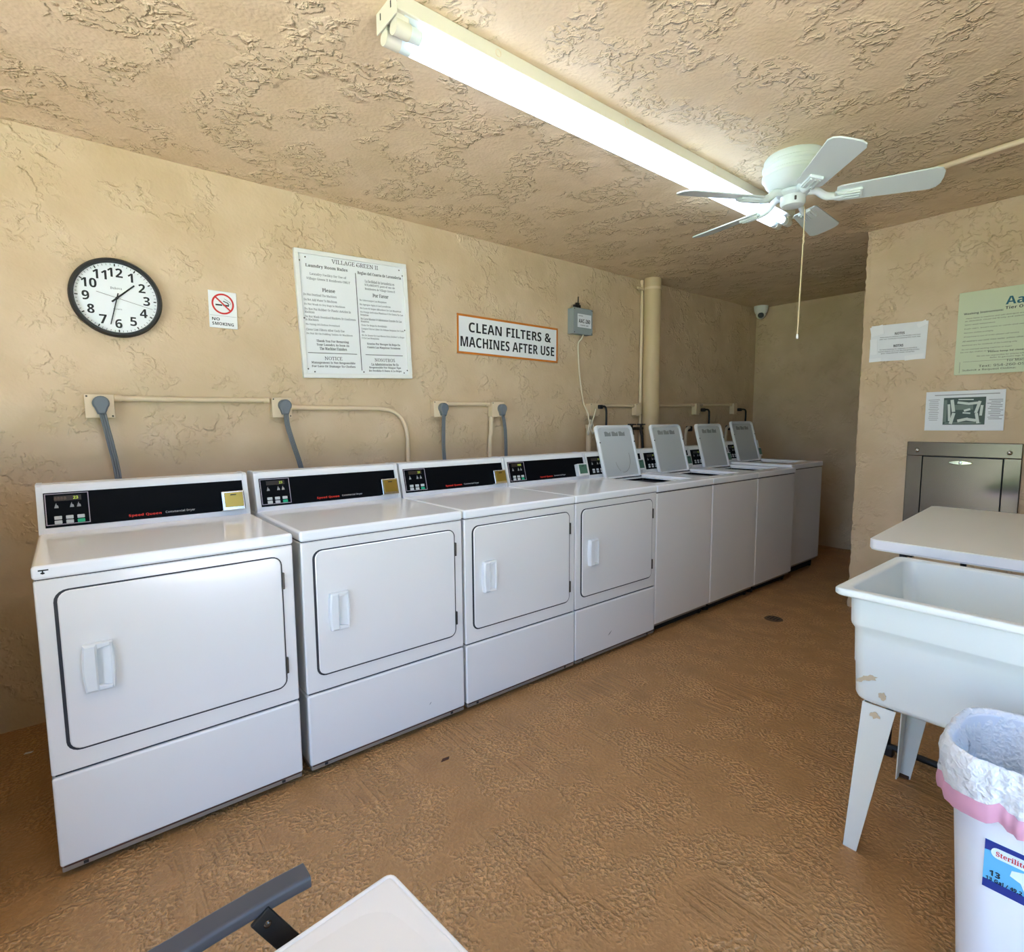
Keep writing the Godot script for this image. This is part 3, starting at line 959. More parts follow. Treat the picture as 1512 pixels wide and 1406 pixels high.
	lettering("Village Green II Residents ONLY", b, Vector3(-0.15, 0.190, z), 0.245, 0.016, M.ink_soft, serif)
	lettering("Please", b, Vector3(-0.155, 0.137, z), 0.072, 0.020, M.ink, serif_bold)
	var rules := ["Do Not Overload The Machines", "Do Not Add Water To Machines", "Do Not Wash Or Dry Rugs In Machines", "Do Not Put Rubber Or Plastic Articles In", "Machines", "Do Not Wash Oversized Blankets Or Comforters", "In Machines", "No Dying Of Clothes Permitted", "Clean Lint Filters After Each Use", "Do Not Sit On Folding Tables Or Machines"]
	var ys := [0.106, 0.079, 0.054, 0.030, 0.014, -0.010, -0.026, -0.052, -0.078, -0.101]
	for i in rules.size():
		var len := minf(0.0065 * rules[i].length(), 0.296)
		lettering(rules[i], b, Vector3(-0.295 + len / 2, ys[i], z), len, 0.0125, M.ink_soft, serif)
	for q in [["Thank You For Removing", -0.141, 0.185], ["Your Laundry As Soon As", -0.161, 0.185], ["The Machine Finishes", -0.180, 0.155]]:
		lettering(q[0], b, Vector3(-0.152, q[1] + 0.002, z), q[2], 0.0165, M.ink, serif_bold)
	lettering("NOTICE", b, Vector3(-0.155, -0.231, z), 0.10, 0.019, M.ink, serif)
	lettering("Management Is Not Responsible", b, Vector3(-0.155, -0.256, z), 0.25, 0.0155, M.ink, serif_bold)
	lettering("For Loss Or Damage To Clothes", b, Vector3(-0.155, -0.276, z), 0.25, 0.0155, M.ink, serif_bold)
	lettering("Reglas del Cuarto de Lavanderia", b, Vector3(0.158, 0.253, z), 0.275, 0.021, M.ink, serif_bold)
	for q in [["La facilidad de lavanderia es", 0.213, 0.185], ["SOLAMENTE para el uso de", 0.191, 0.19], ["Residentes de Village Green II", 0.169, 0.19]]:
		lettering(q[0], b, Vector3(0.155, q[1], z), q[2], 0.0155, M.ink_soft, serif)
	lettering("Por Favor", b, Vector3(0.155, 0.137, z), 0.10, 0.020, M.ink, serif_bold)
	var reglas := ["No Sobrecargue Las Maquinas", "No Agregue Agua A Las Lavadoras", "No Lave Ni Seque Alfombras En Las Maquinas", "No Ponga Articulos Plasticos O De Goma En Las", "Maquinas", "No Lave Mantas O Cubrecamas Grandes En Las", "Maquinas", "Tinte De Ropa Es Prohibido", "Limpie Filtros Libre De Pelusa Despues De Cada", "Uso", "No Se Siente En Las Mesas Para Doblar La Ropa", "O En Las Maquinas"]
	var yr := [0.103, 0.079, 0.058, 0.037, 0.021, 0.000, -0.016, -0.037, -0.057, -0.072, -0.094, -0.110]
	for i in reglas.size():
		var len := minf(0.0062 * reglas[i].length(), 0.272)
		lettering(reglas[i], b, Vector3(0.022 + len / 2, yr[i], z), len, 0.0125, M.ink_soft, serif)
	lettering("Gracias Por Recoger Su Ropa En", b, Vector3(0.157, -0.141, z), 0.212, 0.0155, M.ink, serif_bold)
	lettering("Cuanto Las Maquinas Terminen", b, Vector3(0.157, -0.161, z), 0.212, 0.0155, M.ink, serif_bold)
	lettering("NOSOTROS", b, Vector3(0.157, -0.232, z), 0.13, 0.019, M.ink, serif)
	lettering("La Administracion No Es", b, Vector3(0.157, -0.257, z), 0.175, 0.0145, M.ink, serif_bold)
	lettering("Responsable Por Ningun Tipo", b, Vector3(0.157, -0.277, z), 0.205, 0.0145, M.ink, serif_bold)
	lettering("De Perdida O Dano A La Ropa", b, Vector3(0.157, -0.296, z), 0.21, 0.0145, M.ink, serif_bold)
	var rules_lines := Shape.new()
	rules_lines.box(Vector3(0.008, -0.022, z), Vector3(0.0035, 0.545, 0.001))
	rules_lines.box(Vector3(-0.155, -0.203, z), Vector3(0.28, 0.003, 0.001))
	rules_lines.box(Vector3(0.157, -0.203, z), Vector3(0.24, 0.003, 0.001))
	part("dividing_line", rules_lines, M.ink, b)

	# orange-bordered sign
	var k := thing("filter_sign", "long white sign with orange border and black hand-lettered capitals", "sign", Vector3(2.569, 1.8645, WALL))
	k.rotation.z = deg_to_rad(-0.6)
	part("board", Shape.new().box(Vector3(0, 0, 0.006), Vector3(0.908, 0.256, 0.010), 0.002, 1), M.sign_white, k)
	for q in [[Vector3(0, 0.121, 0.0095), Vector3(0.908, 0.014, 0.007)], [Vector3(0, -0.121, 0.0095), Vector3(0.908, 0.014, 0.007)], [Vector3(-0.447, 0, 0.0095), Vector3(0.014, 0.228, 0.007)], [Vector3(0.447, 0, 0.0095), Vector3(0.014, 0.228, 0.007)]]:
		part("border", Shape.new().box(q[0], q[1], 0.0015, 1), M.orange, k)
	lettering("CLEAN FILTERS &", k, Vector3(0.012, 0.048, 0.0115), 0.745, 0.066, M.ink, bold)
	lettering("MACHINES AFTER USE", k, Vector3(-0.004, -0.048, 0.0115), 0.845, 0.068, M.ink, bold)

	# grey radio box
	var v := thing("control_box", "grey metal box with black antenna and white label high on the stucco wall", "control box", Vector3(3.24, 1.96, WALL))
	part("body", Shape.new().box(Vector3(0, 0.095, 0.030), Vector3(0.205, 0.190, 0.058), 0.004), M.grey_box, v)
	part("cover", Shape.new().box(Vector3(0, 0.095, 0.064), Vector3(0.212, 0.196, 0.012), 0.004), M.grey_box, v)
	for x in [-0.096, 0.096]:
		for y in [0.008, 0.182]:
			var t := Shape.new()
			t.at = turned(Vector3(1, 0, 0), 90, Vector3(x, y, 0.069))
			part("screw", t.lathe([Vector2(0, 0.003), Vector2(0.004, 0.002), Vector2(0.005, 0)], 10), M.steel_dark, v)
	var lb := part("paper_label", Shape.new().box(Vector3(0.012, 0.098, 0.0705), Vector3(0.150, 0.100, 0.001)), M.paper, v)
	lettering("AAC-260", lb, Vector3(0.012, 0.096, 0.0712), 0.125, 0.030, M.ink, bold)
	lettering("SERIES", lb, Vector3(-0.03, 0.134, 0.0712), 0.05, 0.009, M.ink_soft, sans)
	lettering("CONTROL UNIT", lb, Vector3(0.012, 0.064, 0.0712), 0.09, 0.009, M.ink_soft, sans)
	var an := Shape.new()
	an.box(Vector3(-0.03, 0.207, 0.03), Vector3(0.058, 0.030, 0.030), 0.004)
	an.box(Vector3(-0.025, 0.228, 0.03), Vector3(0.030, 0.020, 0.022), 0.004)
	an.tube([Vector3(-0.018, 0.225, 0.03), Vector3(-0.016, 0.285, 0.03)], 0.0045, 8)
	part("antenna", an, M.black, v)
	var cc := part("hanging_cord", Shape.new().tube(smooth_path([Vector3(3.27, 1.962, WALL + 0.04), Vector3(3.262, 1.93, WALL + 0.03), Vector3(3.245, 1.89, WALL + 0.012), Vector3(3.255, 1.75, WALL + 0.009), Vector3(3.275, 1.6, WALL + 0.009), Vector3(3.30, 1.44, WALL + 0.02), Vector3(3.292, 1.36, WALL + 0.07), Vector3(3.31, 1.27, WALL + 0.08), Vector3(3.345, 1.19, WALL + 0.08), Vector3(3.36, 1.24, WALL + 0.075), Vector3(3.325, 1.30, WALL + 0.075), Vector3(3.292, 1.22, WALL + 0.08), Vector3(3.298, 1.185, WALL + 0.075), Vector3(3.33, 1.28, WALL + 0.085), Vector3(3.38, 1.37, WALL + 0.075), Vector3(3.395, 1.388, WALL + 0.062)]), 0.006, 7), M.cord_cream)
	tag(cc, "cream cord hanging from the grey control box to a knotted bundle", "cord")

# ------------------------------------------------------------------ sockets, cords, conduits, pipes
func outlet(x0: float, x1: float, y0: float, y1: float, depth: float, label: String) -> Node3D:
	var o := thing("outlet_box", label, "outlet box", Vector3((x0 + x1) / 2, (y0 + y1) / 2, WALL), "beige outlet boxes above the machines")
	var w := x1 - x0
	var h := y1 - y0
	part("box", Shape.new().box(Vector3(0, 0, depth / 2 - 0.002), Vector3(w - 0.006, h - 0.006, depth), 0.004), M.beige, o)
	part("cover_plate", Shape.new().box(Vector3(0, 0, depth), Vector3(w, h, 0.006), 0.002, 1), M.beige, o)
	for q in [Vector2(-0.42, 0.42), Vector2(0.42, -0.42)]:
		var t := Shape.new()
		t.at = turned(Vector3(1, 0, 0), 90, Vector3(w * q.x, h * q.y, depth + 0.003))
		part("screw", t.lathe([Vector2(0, 0.002), Vector2(0.003, 0.0015), Vector2(0.004, 0)], 8), M.steel_dark, o)
	return o

func heavy_cord(px: float, py: float, depth: float, path: Array, label: String) -> void:
	var o := thing("dryer_power_cord", label, "power cord", Vector3.ZERO, "grey dryer power cords")
	var s := Shape.new()
	var poly := PackedVector2Array()
	for i in 15:
		var t := deg_to_rad(-40.0 + 260.0 * i / 14)
		poly.append(Vector2(px + 0.031 * cos(t), py + 0.031 * sin(t)))
	poly.append(Vector2(px - 0.014, py - 0.048)); poly.append(Vector2(px + 0.014, py - 0.048))
	s.at = Transform3D(Basis.IDENTITY, Vector3(0, 0, WALL + depth + 0.003))
	s.prism(poly, 0.0, 0.034, 0.006)
	part("plug", s, M.plug, o)
	var p := smooth_path(path)
	for k in 3:
		var q := []
		for v in p: q.append(v + Vector3((k - 1) * 0.0085, 0, 0))
		part("conductor", Shape.new().tube(q, 0.0048, 7), M.cord_grey, o)

func conduit(points: Array, r: float, label: String, smooth := true) -> void:
	var o := thing("conduit", label, "conduit", Vector3.ZERO, "beige painted conduits on the stucco wall")
	part("pipe", Shape.new().tube(smooth_path(points, 5) if smooth else points, r, 12), M.beige, o)
	for e in [0, points.size() - 1]:
		var d: Vector3 = (points[1] - points[0]).normalized() if e == 0 else (points[e - 1] - points[e]).normalized()
		part("coupling", Shape.new().tube([points[e], points[e] + d * 0.03], r * 1.28, 12), M.beige, o)

func build_wiring() -> void:
	var g := 0.05
	outlet(0.168, 0.272, 1.321, 1.423, g, "beige square outlet box below the clock, holding the first dryer's grey plug")
	outlet(0.935, 1.034, 1.322, 1.425, g, "beige square outlet box below the rules board with a conduit on both sides")
	outlet(1.905, 2.000, 1.324, 1.426, g, "beige square outlet box to the left of the filter sign's lower edge, no conduit beneath")
	outlet(2.365, 2.470, 1.326, 1.427, g, "beige square outlet box under the filter sign with a conduit running down beneath")
	outlet(3.345, 3.455, 1.330, 1.432, g, "beige square outlet box beside the knotted cream cord")
	outlet(3.925, 3.995, 1.335, 1.440, g, "beige narrow outlet box just left of the thick wall pipe")
	outlet(4.845, 4.905, 1.345, 1.455, g, "beige narrow outlet box right of the thick wall pipe, above the second raised lid")
	outlet(5.545, 5.610, 1.352, 1.468, g, "beige narrow outlet box nearest the far dark corner")
	var zb := WALL + g + 0.02
	heavy_cord(0.224, 1.385, g, [Vector3(0.228, 1.34, zb), Vector3(0.236, 1.28, zb + 0.005), Vector3(0.248, 1.20, zb + 0.01), Vector3(0.262, 1.08, zb + 0.02), Vector3(0.268, 0.9, zb + 0.06), Vector3(0.28, 0.6, zb + 0.1)], "grey flat dryer cord plugged in below the clock")
	heavy_cord(0.995, 1.385, g, [Vector3(0.998, 1.34, zb), Vector3(1.003, 1.28, zb), Vector3(1.025, 1.18, zb + 0.01), Vector3(1.055, 1.06, zb + 0.02), Vector3(1.07, 0.9, zb + 0.06), Vector3(1.08, 0.6, zb + 0.1)], "grey flat dryer cord plugged in below the rules board")
	heavy_cord(1.966, 1.382, g, [Vector3(1.966, 1.335, zb), Vector3(1.962, 1.25, zb), Vector3(1.955, 1.1, zb + 0.01), Vector3(1.95, 0.9, zb + 0.05), Vector3(1.95, 0.6, zb + 0.1)], "grey flat dryer cord dropping straight behind the third dryer")
	heavy_cord(2.442, 1.382, g, [Vector3(2.445, 1.335, zb), Vector3(2.462, 1.25, zb), Vector3(2.468, 1.15, zb), Vector3(2.455, 1.0, zb + 0.02), Vector3(2.44, 0.8, zb + 0.06), Vector3(2.43, 0.6, zb + 0.1)], "grey flat dryer cord beside the vertical conduit under the filter sign")
	var zc := WALL + 0.019
	conduit([Vector3(0.270, 1.410, zc + 0.012), Vector3(0.32, 1.408, zc), Vector3(0.6, 1.408, zc), Vector3(0.93, 1.411, zc)], 0.0125, "beige horizontal conduit joining the two outlet boxes under the clock and the rules board")
	conduit([Vector3(1.034, 1.376, zc), Vector3(1.3, 1.374, zc), Vector3(1.55, 1.374, zc), Vector3(1.65, 1.352, zc), Vector3(1.705, 1.30, zc), Vector3(1.73, 1.21, zc), Vector3(1.732, 1.0, zc), Vector3(1.732, 0.4, zc)], 0.0125, "beige conduit bending down to the floor right of the rules board outlet")
	conduit([Vector3(2.000, 1.409, zc), Vector3(2.365, 1.412, zc)], 0.0125, "beige short conduit joining two outlet boxes below the filter sign", false)
	conduit([Vector3(2.374, 1.328, zc + 0.01), Vector3(2.374, 1.22, zc + 0.004), Vector3(2.366, 1.1, zc), Vector3(2.366, 0.4, zc)], 0.014, "beige vertical conduit dropping from the outlet box under the filter sign")
	conduit([Vector3(3.455, 1.415, zc), Vector3(3.925, 1.422, zc)], 0.0125, "beige conduit running from the knotted cord's outlet towards the thick pipe", false)
	conduit([Vector3(4.26, 1.425, zc), Vector3(4.845, 1.440, zc)], 0.0125, "beige conduit leaving the thick wall pipe's right side", false)
	conduit([Vector3(4.985, 1.442, zc), Vector3(5.545, 1.452, zc)], 0.0125, "beige conduit leading to the outlet nearest the far corner", false)
	conduit([Vector3(3.345, 1.262, zc + 0.016), Vector3(3.345, 0.4, zc + 0.016)], 0.022, "beige thick vertical conduit below the knotted cream cord", false)
	conduit([Vector3(3.475, 1.22, zc), Vector3(3.475, 0.4, zc)], 0.011, "beige thin vertical conduit at the edge of the scratched lid", false)
	conduit([Vector3(4.020, 2.49, zc), Vector3(4.020, 1.0, zc)], 0.013, "beige thin upright conduit hugging the thick wall pipe", false)
	# thick drain pipe
	var p := thing("wall_pipe", "thick beige vertical pipe from ceiling to behind the washers", "pipe", Vector3(4.085, 0, WALL + 0.082))
	part("pipe", Shape.new().tube([Vector3(0, 0, 0), Vector3(0, CEIL, 0)], 0.074, 28), M.beige_wall, p)
	part("strap", Shape.new().tube([Vector3(0, 2.405, 0), Vector3(0, 2.425, 0)], 0.0765, 28), M.beige, p)
	part("strap_tab", Shape.new().box(Vector3(-0.10, 2.415, -0.05), Vector3(0.09, 0.022, 0.016), 0.002, 1), M.beige, p)
	# small black plugs and cords of the washers
	var blacks := [[3.462, 1.405, 3.50, "black power cord from the outlet beside the knotted cream cord"], [4.075, 1.372, 4.13, "black power cord hanging in front of the thick wall pipe"],
		[4.965, 1.392, 5.02, "black power cord arching out of the outlet right of the thick pipe"], [5.660, 1.40, 5.73, "black power cord arching out near the far corner"]]
	for q in blacks:
		var o := thing("washer_power_cord", q[3], "power cord", Vector3.ZERO, "black washer power cords")
		var zz := WALL + 0.075
		part("plug", Shape.new().box(Vector3(q[0] - 0.008, q[1], zz - 0.018), Vector3(0.045, 0.032, 0.036), 0.008), M.cord_black, o)
		part("cable", Shape.new().tube(smooth_path([Vector3(q[0], q[1] + 0.004, zz), Vector3(q[2] - 0.012, q[1] - 0.005, zz + 0.01), Vector3(q[2], q[1] - 0.07, zz + 0.01), Vector3(q[2] + 0.005, 1.1, zz), Vector3(q[2], 0.7, zz)]), 0.009, 8), M.cord_black, o)
	# water valves with their hoses between the first two lids
	for q in [[3.84, "dark water valve with hose behind the first two raised lids, left of the pair"], [3.965, "dark water valve with hose behind the first two raised lids, nearer the thick pipe"]]:
		var o := thing("water_valve", q[1], "valve", Vector3(q[0], 1.225, WALL), "water valves behind the washers")
		var s := Shape.new()
		s.tube([Vector3(0, 0, 0.0), Vector3(0, 0, 0.09)], 0.013, 10)
		s.tube([Vector3(0, 0.0, 0.07), Vector3(0, -0.055, 0.085)], 0.015, 10)
		s.tube([Vector3(0, -0.01, 0.07), Vector3(0, 0.035, 0.075)], 0.011, 10)
		part("body", s, M.brass_valve, o)
		var h := Shape.new()
		h.at = Transform3D(Basis.IDENTITY, Vector3(0, 0.035, 0.075))
		h.lathe([Vector2(0, -0.006), Vector2(0.014, -0.006), Vector2(0.014, 0.006), Vector2(0, 0.006)], 12)
		for a in 4:
			h.at = Transform3D(Basis(Vector3(0, 1, 0), TAU * a / 4 + 0.4), Vector3(0, 0.035, 0.075))
			h.box(Vector3(0.022, 0, 0), Vector3(0.03, 0.010, 0.012), 0.003, 1)
		part("handle", h, M.cord_black, o)
		part("hose", Shape.new().tube(smooth_path([Vector3(0, -0.05, 0.084), Vector3(0.002, -0.12, 0.09), Vector3(0.004, -0.3, 0.1), Vector3(0, -0.6, 0.14)]), 0.012, 9), M.cord_cream if q[0] < 3.9 else M.cord_black, o)
	# bent grey pipes hooked behind the later washers
	for q in [[4.615, "pale hooked drain hose between the second and third raised lids"], [5.33, "pale hooked drain hose between the third and fourth raised lids"]]:
		var o := thing("drain_hose", q[1], "hose", Vector3(q[0], 0.6, WALL), "hooked drain hoses behind the washers")
		part("hose", Shape.new().tube(smooth_path([Vector3(0, 0, 0.09), Vector3(0, 0.45, 0.09), Vector3(0.008, 0.585, 0.09), Vector3(0.04, 0.617, 0.085), Vector3(0.09, 0.622, 0.07), Vector3(0.12, 0.60, 0.05)]), 0.014, 9), M.cord_cream, o)
		part("clip", Shape.new().box(Vector3(0.105, 0.612, 0.06), Vector3(0.05, 0.05, 0.05), 0.01), M.cord_black, o)

# ------------------------------------------------------------------ strip light, fan, camera, ceiling conduit
func build_ceiling_things() -> void:
	var o := thing("strip_light_fitting", "long two-tube fluorescent fitting glowing on the textured ceiling", "light fixture", Vector3(0, 0, 0))
	# the fitting turns a touch about y like in the photo
	o.position = Vector3(2.165, CEIL, 0.374)
	o.rotation.y = deg_to_rad(0.35)
	var hl := 1.262
	var ch := Shape.new()
	ch.box(Vector3(0, -0.023, 0), Vector3(2 * hl, 0.046, 0.122), 0.003, 1)
	part("housing", ch, M.fixture, o)
	for q in [-0.9, -0.25, 0.4, 1.0]:
		var t := Shape.new()
		t.at = turned(Vector3(1, 0, 0), 90, Vector3(q, -0.022, 0.0612))
		part("knockout", t.lathe([Vector2(0.010, 0), Vector2(0.010, 0.0012), Vector2(0.0115, 0.0012), Vector2(0.0115, 0)], 20), M.beige, o)
	part("reflector", Shape.new().prism(PackedVector2Array([Vector2(-0.052, 0.0), Vector2(0.052, 0.0), Vector2(0.016, -0.012), Vector2(-0.016, -0.012)]), -hl + 0.03, hl - 0.03), M.reflector, o).transform = Transform3D(Basis(Vector3(0, 0, 1), Vector3(0, 1, 0), Vector3(-1, 0, 0)), Vector3(0, -0.046, 0))
	for e in [-1, 1]:
		var pl := Shape.new()
		pl.box(Vector3(e * (hl + 0.001), -0.028, 0), Vector3(0.004, 0.060, 0.124), 0.001, 1)
		var ep := part("end_plate", pl, M.fixture, o)
		for zz in [-0.035, 0.03]:
			part("slot", Shape.new().box(Vector3(e * (hl + 0.0035), -0.02, zz), Vector3(0.001, 0.018, 0.004)), M.black, ep)
		for zz in [-0.030, 0.030]:
			var lh := Shape.new()
			lh.tube([Vector3(e * (hl - 0.004), -0.075, zz), Vector3(e * (hl - 0.052), -0.075, zz)], 0.0225, 20)
			lh.box(Vector3(e * (hl - 0.026), -0.056, zz), Vector3(0.044, 0.030, 0.034), 0.005)
			part("lampholder", lh, M.fixture, o)
			var cap := Shape.new()
			cap.tube([Vector3(e * (hl - 0.05), -0.075, zz), Vector3(e * (hl - 0.088), -0.075, zz)], 0.0205, 18)
			part("tube_cap", cap, M.fan, o)
	for zz in [-0.030, 0.030]:
		part("fluorescent_tube", Shape.new().tube([Vector3(-hl + 0.086, -0.075, zz), Vector3(hl - 0.086, -0.075, zz)], 0.019, 20), M.tube, o, "glowing white tube")

	# ceiling fan
	var f := thing("ceiling_fan", "white five-blade ceiling fan hugging the ceiling beside the strip light", "ceiling fan", Vector3(2.797, CEIL, 0.700))
	var s := Shape.new()
	s.lathe([Vector2(0.0000, 0.0000), Vector2(0.1228, 0.0000), Vector2(0.1302, -0.0114), Vector2(0.1302, -0.0323), Vector2(0.1358, -0.0361), Vector2(0.1358, -0.0475), Vector2(0.1302, -0.0513), Vector2(0.1302, -0.0712), Vector2(0.1358, -0.0750), Vector2(0.1358, -0.0874), Vector2(0.1283, -0.0931), Vector2(0.1190, -0.1159), Vector2(0.0986, -0.1377), Vector2(0.0744, -0.1472), Vector2(0.0000, -0.1492)], 48)
	part("motor_housing", s, M.fan, f)
	s = Shape.new()
	s.lathe([Vector2(0.0, -0.150), Vector2(0.066, -0.152), Vector2(0.070, -0.165), Vector2(0.062, -0.172), Vector2(0.054, -0.176), Vector2(0.054, -0.206), Vector2(0.047, -0.217), Vector2(0.026, -0.222), Vector2(0, -0.222)], 32)
	part("switch_cup", s, M.fan, f)
	part("switch", Shape.new().box(Vector3(-0.045, -0.198, 0.032), Vector3(0.008, 0.018, 0.008), 0.002, 1), M.steel_dark, f)
	for k in 5:
		var ang := deg_to_rad(-7.4 + 72.0 * k)
		# direction in xz: (cos, sin) -> rotate about y by -ang
		var turn := Transform3D(Basis(Vector3(0, 1, 0), -ang), Vector3.ZERO)
		var tilt := Basis(Vector3(1, 0, 0), deg_to_rad(-14.0))
		var blade := Shape.new()
		blade.at = turn * Transform3D(tilt * Basis(Vector3(1, 0, 0), PI / 2), Vector3(0, -0.192, 0))
		var p := PackedVector2Array()
		for q in [[0.175, -0.046], [0.19, -0.054], [0.53, -0.072], [0.552, -0.062], [0.564, -0.04], [0.567, 0.0], [0.564, 0.04], [0.552, 0.062], [0.53, 0.072], [0.19, 0.054], [0.175, 0.046]]:
			p.append(Vector2(q[0], q[1]))
		blade.prism(p, -0.003, 0.003, 0.001)
		var bl := part("blade", blade, M.fan, f)
		var br := Shape.new()
		br.at = turn * Transform3D(tilt, Vector3(0, -0.192, 0))
		br.box(Vector3(0.222, -0.009, 0), Vector3(0.110, 0.014, 0.060), 0.006)
		for k2 in 3: br.box(Vector3(0.222, -0.017, -0.018 + 0.018 * k2), Vector3(0.088, 0.008, 0.009), 0.003)
		br.at = turn
		br.tube(smooth_path([Vector3(0.060, -0.160, 0), Vector3(0.095, -0.165, 0), Vector3(0.13, -0.192, 0), Vector3(0.165, -0.199, 0), Vector3(0.2, -0.199, 0)]), 0.011, 8, true, 1.6)
		part("blade_bracket", br, M.fan, bl)
	var ch2 := Shape.new()
	ch2.tube([Vector3(0.030, -0.205, 0.03), Vector3(0.042, -0.215, 0.035), Vector3(0.046, -0.24, 0.036), Vector3(0.044, -0.40, 0.036)], 0.0022, 6)
	ch2.tube([Vector3(0.044, -0.34, 0.036), Vector3(0.050, -0.35, 0.036), Vector3(0.038, -0.365, 0.038), Vector3(0.052, -0.375, 0.036), Vector3(0.043, -0.39, 0.036)], 0.0045, 6)
	ch2.tube([Vector3(0.043, -0.39, 0.036), Vector3(0.034, -0.6, 0.036), Vector3(0.026, -0.800, 0.036)], 0.0032, 6)
	part("pull_cord", ch2, M.cord_fan, f)
	var bob := Shape.new()
	bob.at = Transform3D(Basis.IDENTITY, Vector3(0.026, -0.800, 0.036))
	part("pull_knob", bob.lathe([Vector2(0, 0), Vector2(0.004, -0.004), Vector2(0.006, -0.016), Vector2(0.005, -0.024), Vector2(0, -0.026)], 10), M.white_paint, part_of(f, "pull_cord"))
	# conduit along the ceiling to the fan
	var c := thing("ceiling_conduit", "beige conduit crossing the ceiling to the fan", "conduit")
	part("pipe", Shape.new().tube([Vector3(3.36, 2.482, 3.2), Vector3(3.38, 2.482, 1.4), Vector3(3.41, 2.482, 1.1), Vector3(3.42, 2.482, 0.80)], 0.013, 12), M.beige, c)
	part("clip", Shape.new().box(Vector3(3.38, 2.486, 1.45), Vector3(0.05, 0.026, 0.02), 0.004, 1), M.beige, c)
	part("junction_box", Shape.new().box(Vector3(3.42, 2.474, 0.75), Vector3(0.11, 0.050, 0.11), 0.006), M.beige, c)
	# security camera in the far corner
	var v := thing("security_camera", "small white dome security camera in the far ceiling corner", "camera", Vector3(5.95, 2.5, -1.02))
	var base := Shape.new()
	base.lathe([Vector2(0, 0), Vector2(0.072, 0), Vector2(0.072, -0.02), Vector2(0.066, -0.055), Vector2(0.056, -0.075), Vector2(0, -0.075)], 24)
	part("housing", base, M.white_paint, v)
	var ball := Shape.new()
	ball.at = Transform3D(Basis(Vector3(0, 0, 1), deg_to_rad(-35)) , Vector3(0, -0.085, 0))
	var prof := []
	for i in 13: prof.append(Vector2(0.05 * sin(PI * i / 12.0), 0.05 * cos(PI * i / 12.0)))
	ball.lathe(prof, 20)
	part("eyeball", ball, M.white_paint, v)
	var lens := Shape.new()
	lens.at = Transform3D(Basis(Quaternion(Vector3(0, 1, 0), Vector3(-0.86, -0.30, 0.42).normalized())), Vector3(0, -0.088, 0))
	lens.lathe([Vector2(0.0, 0.054), Vector2(0.026, 0.054), Vector2(0.03, 0.040)], 18)
	part("lens", lens, M.black, v)

func part_of(o: Node3D, called: String) -> Node3D:
	return o.get_node(called)

# ------------------------------------------------------------------ the wall with the notices
# local axes there: x to the right as seen from the room (world z), y up, z out of the wall
func on_pier(o: Node3D, z: float, y: float) -> void:
	o.transform = Transform3D(Basis(Vector3(0, 1, 0), -PI / 2), Vector3(PIER, y, z))

func wavy_sheet(w: float, h: float, amp: float, seed_: int) -> Shape:
	var f := FastNoiseLite.new()
	f.seed = seed_
	f.frequency = 1.0
	var s := Shape.new()
	var front := []
	var back := []
	for i in 13:
		var a := PackedVector3Array()
		var b := PackedVector3Array()
		for j in 17:
			var x := (j / 16.0 - 0.5) * w
			var y := (i / 12.0 - 0.5) * h
			var z := 0.004 + (f.get_noise_2d(x * 14.0, y * 14.0) + 0.5) * amp
			a.append(Vector3(x, y, z)); b.append(Vector3(x, y, z - 0.0008))
		front.append(a); back.append(b)
	s.grid(front)
	s.grid(back, false, true)
	return s

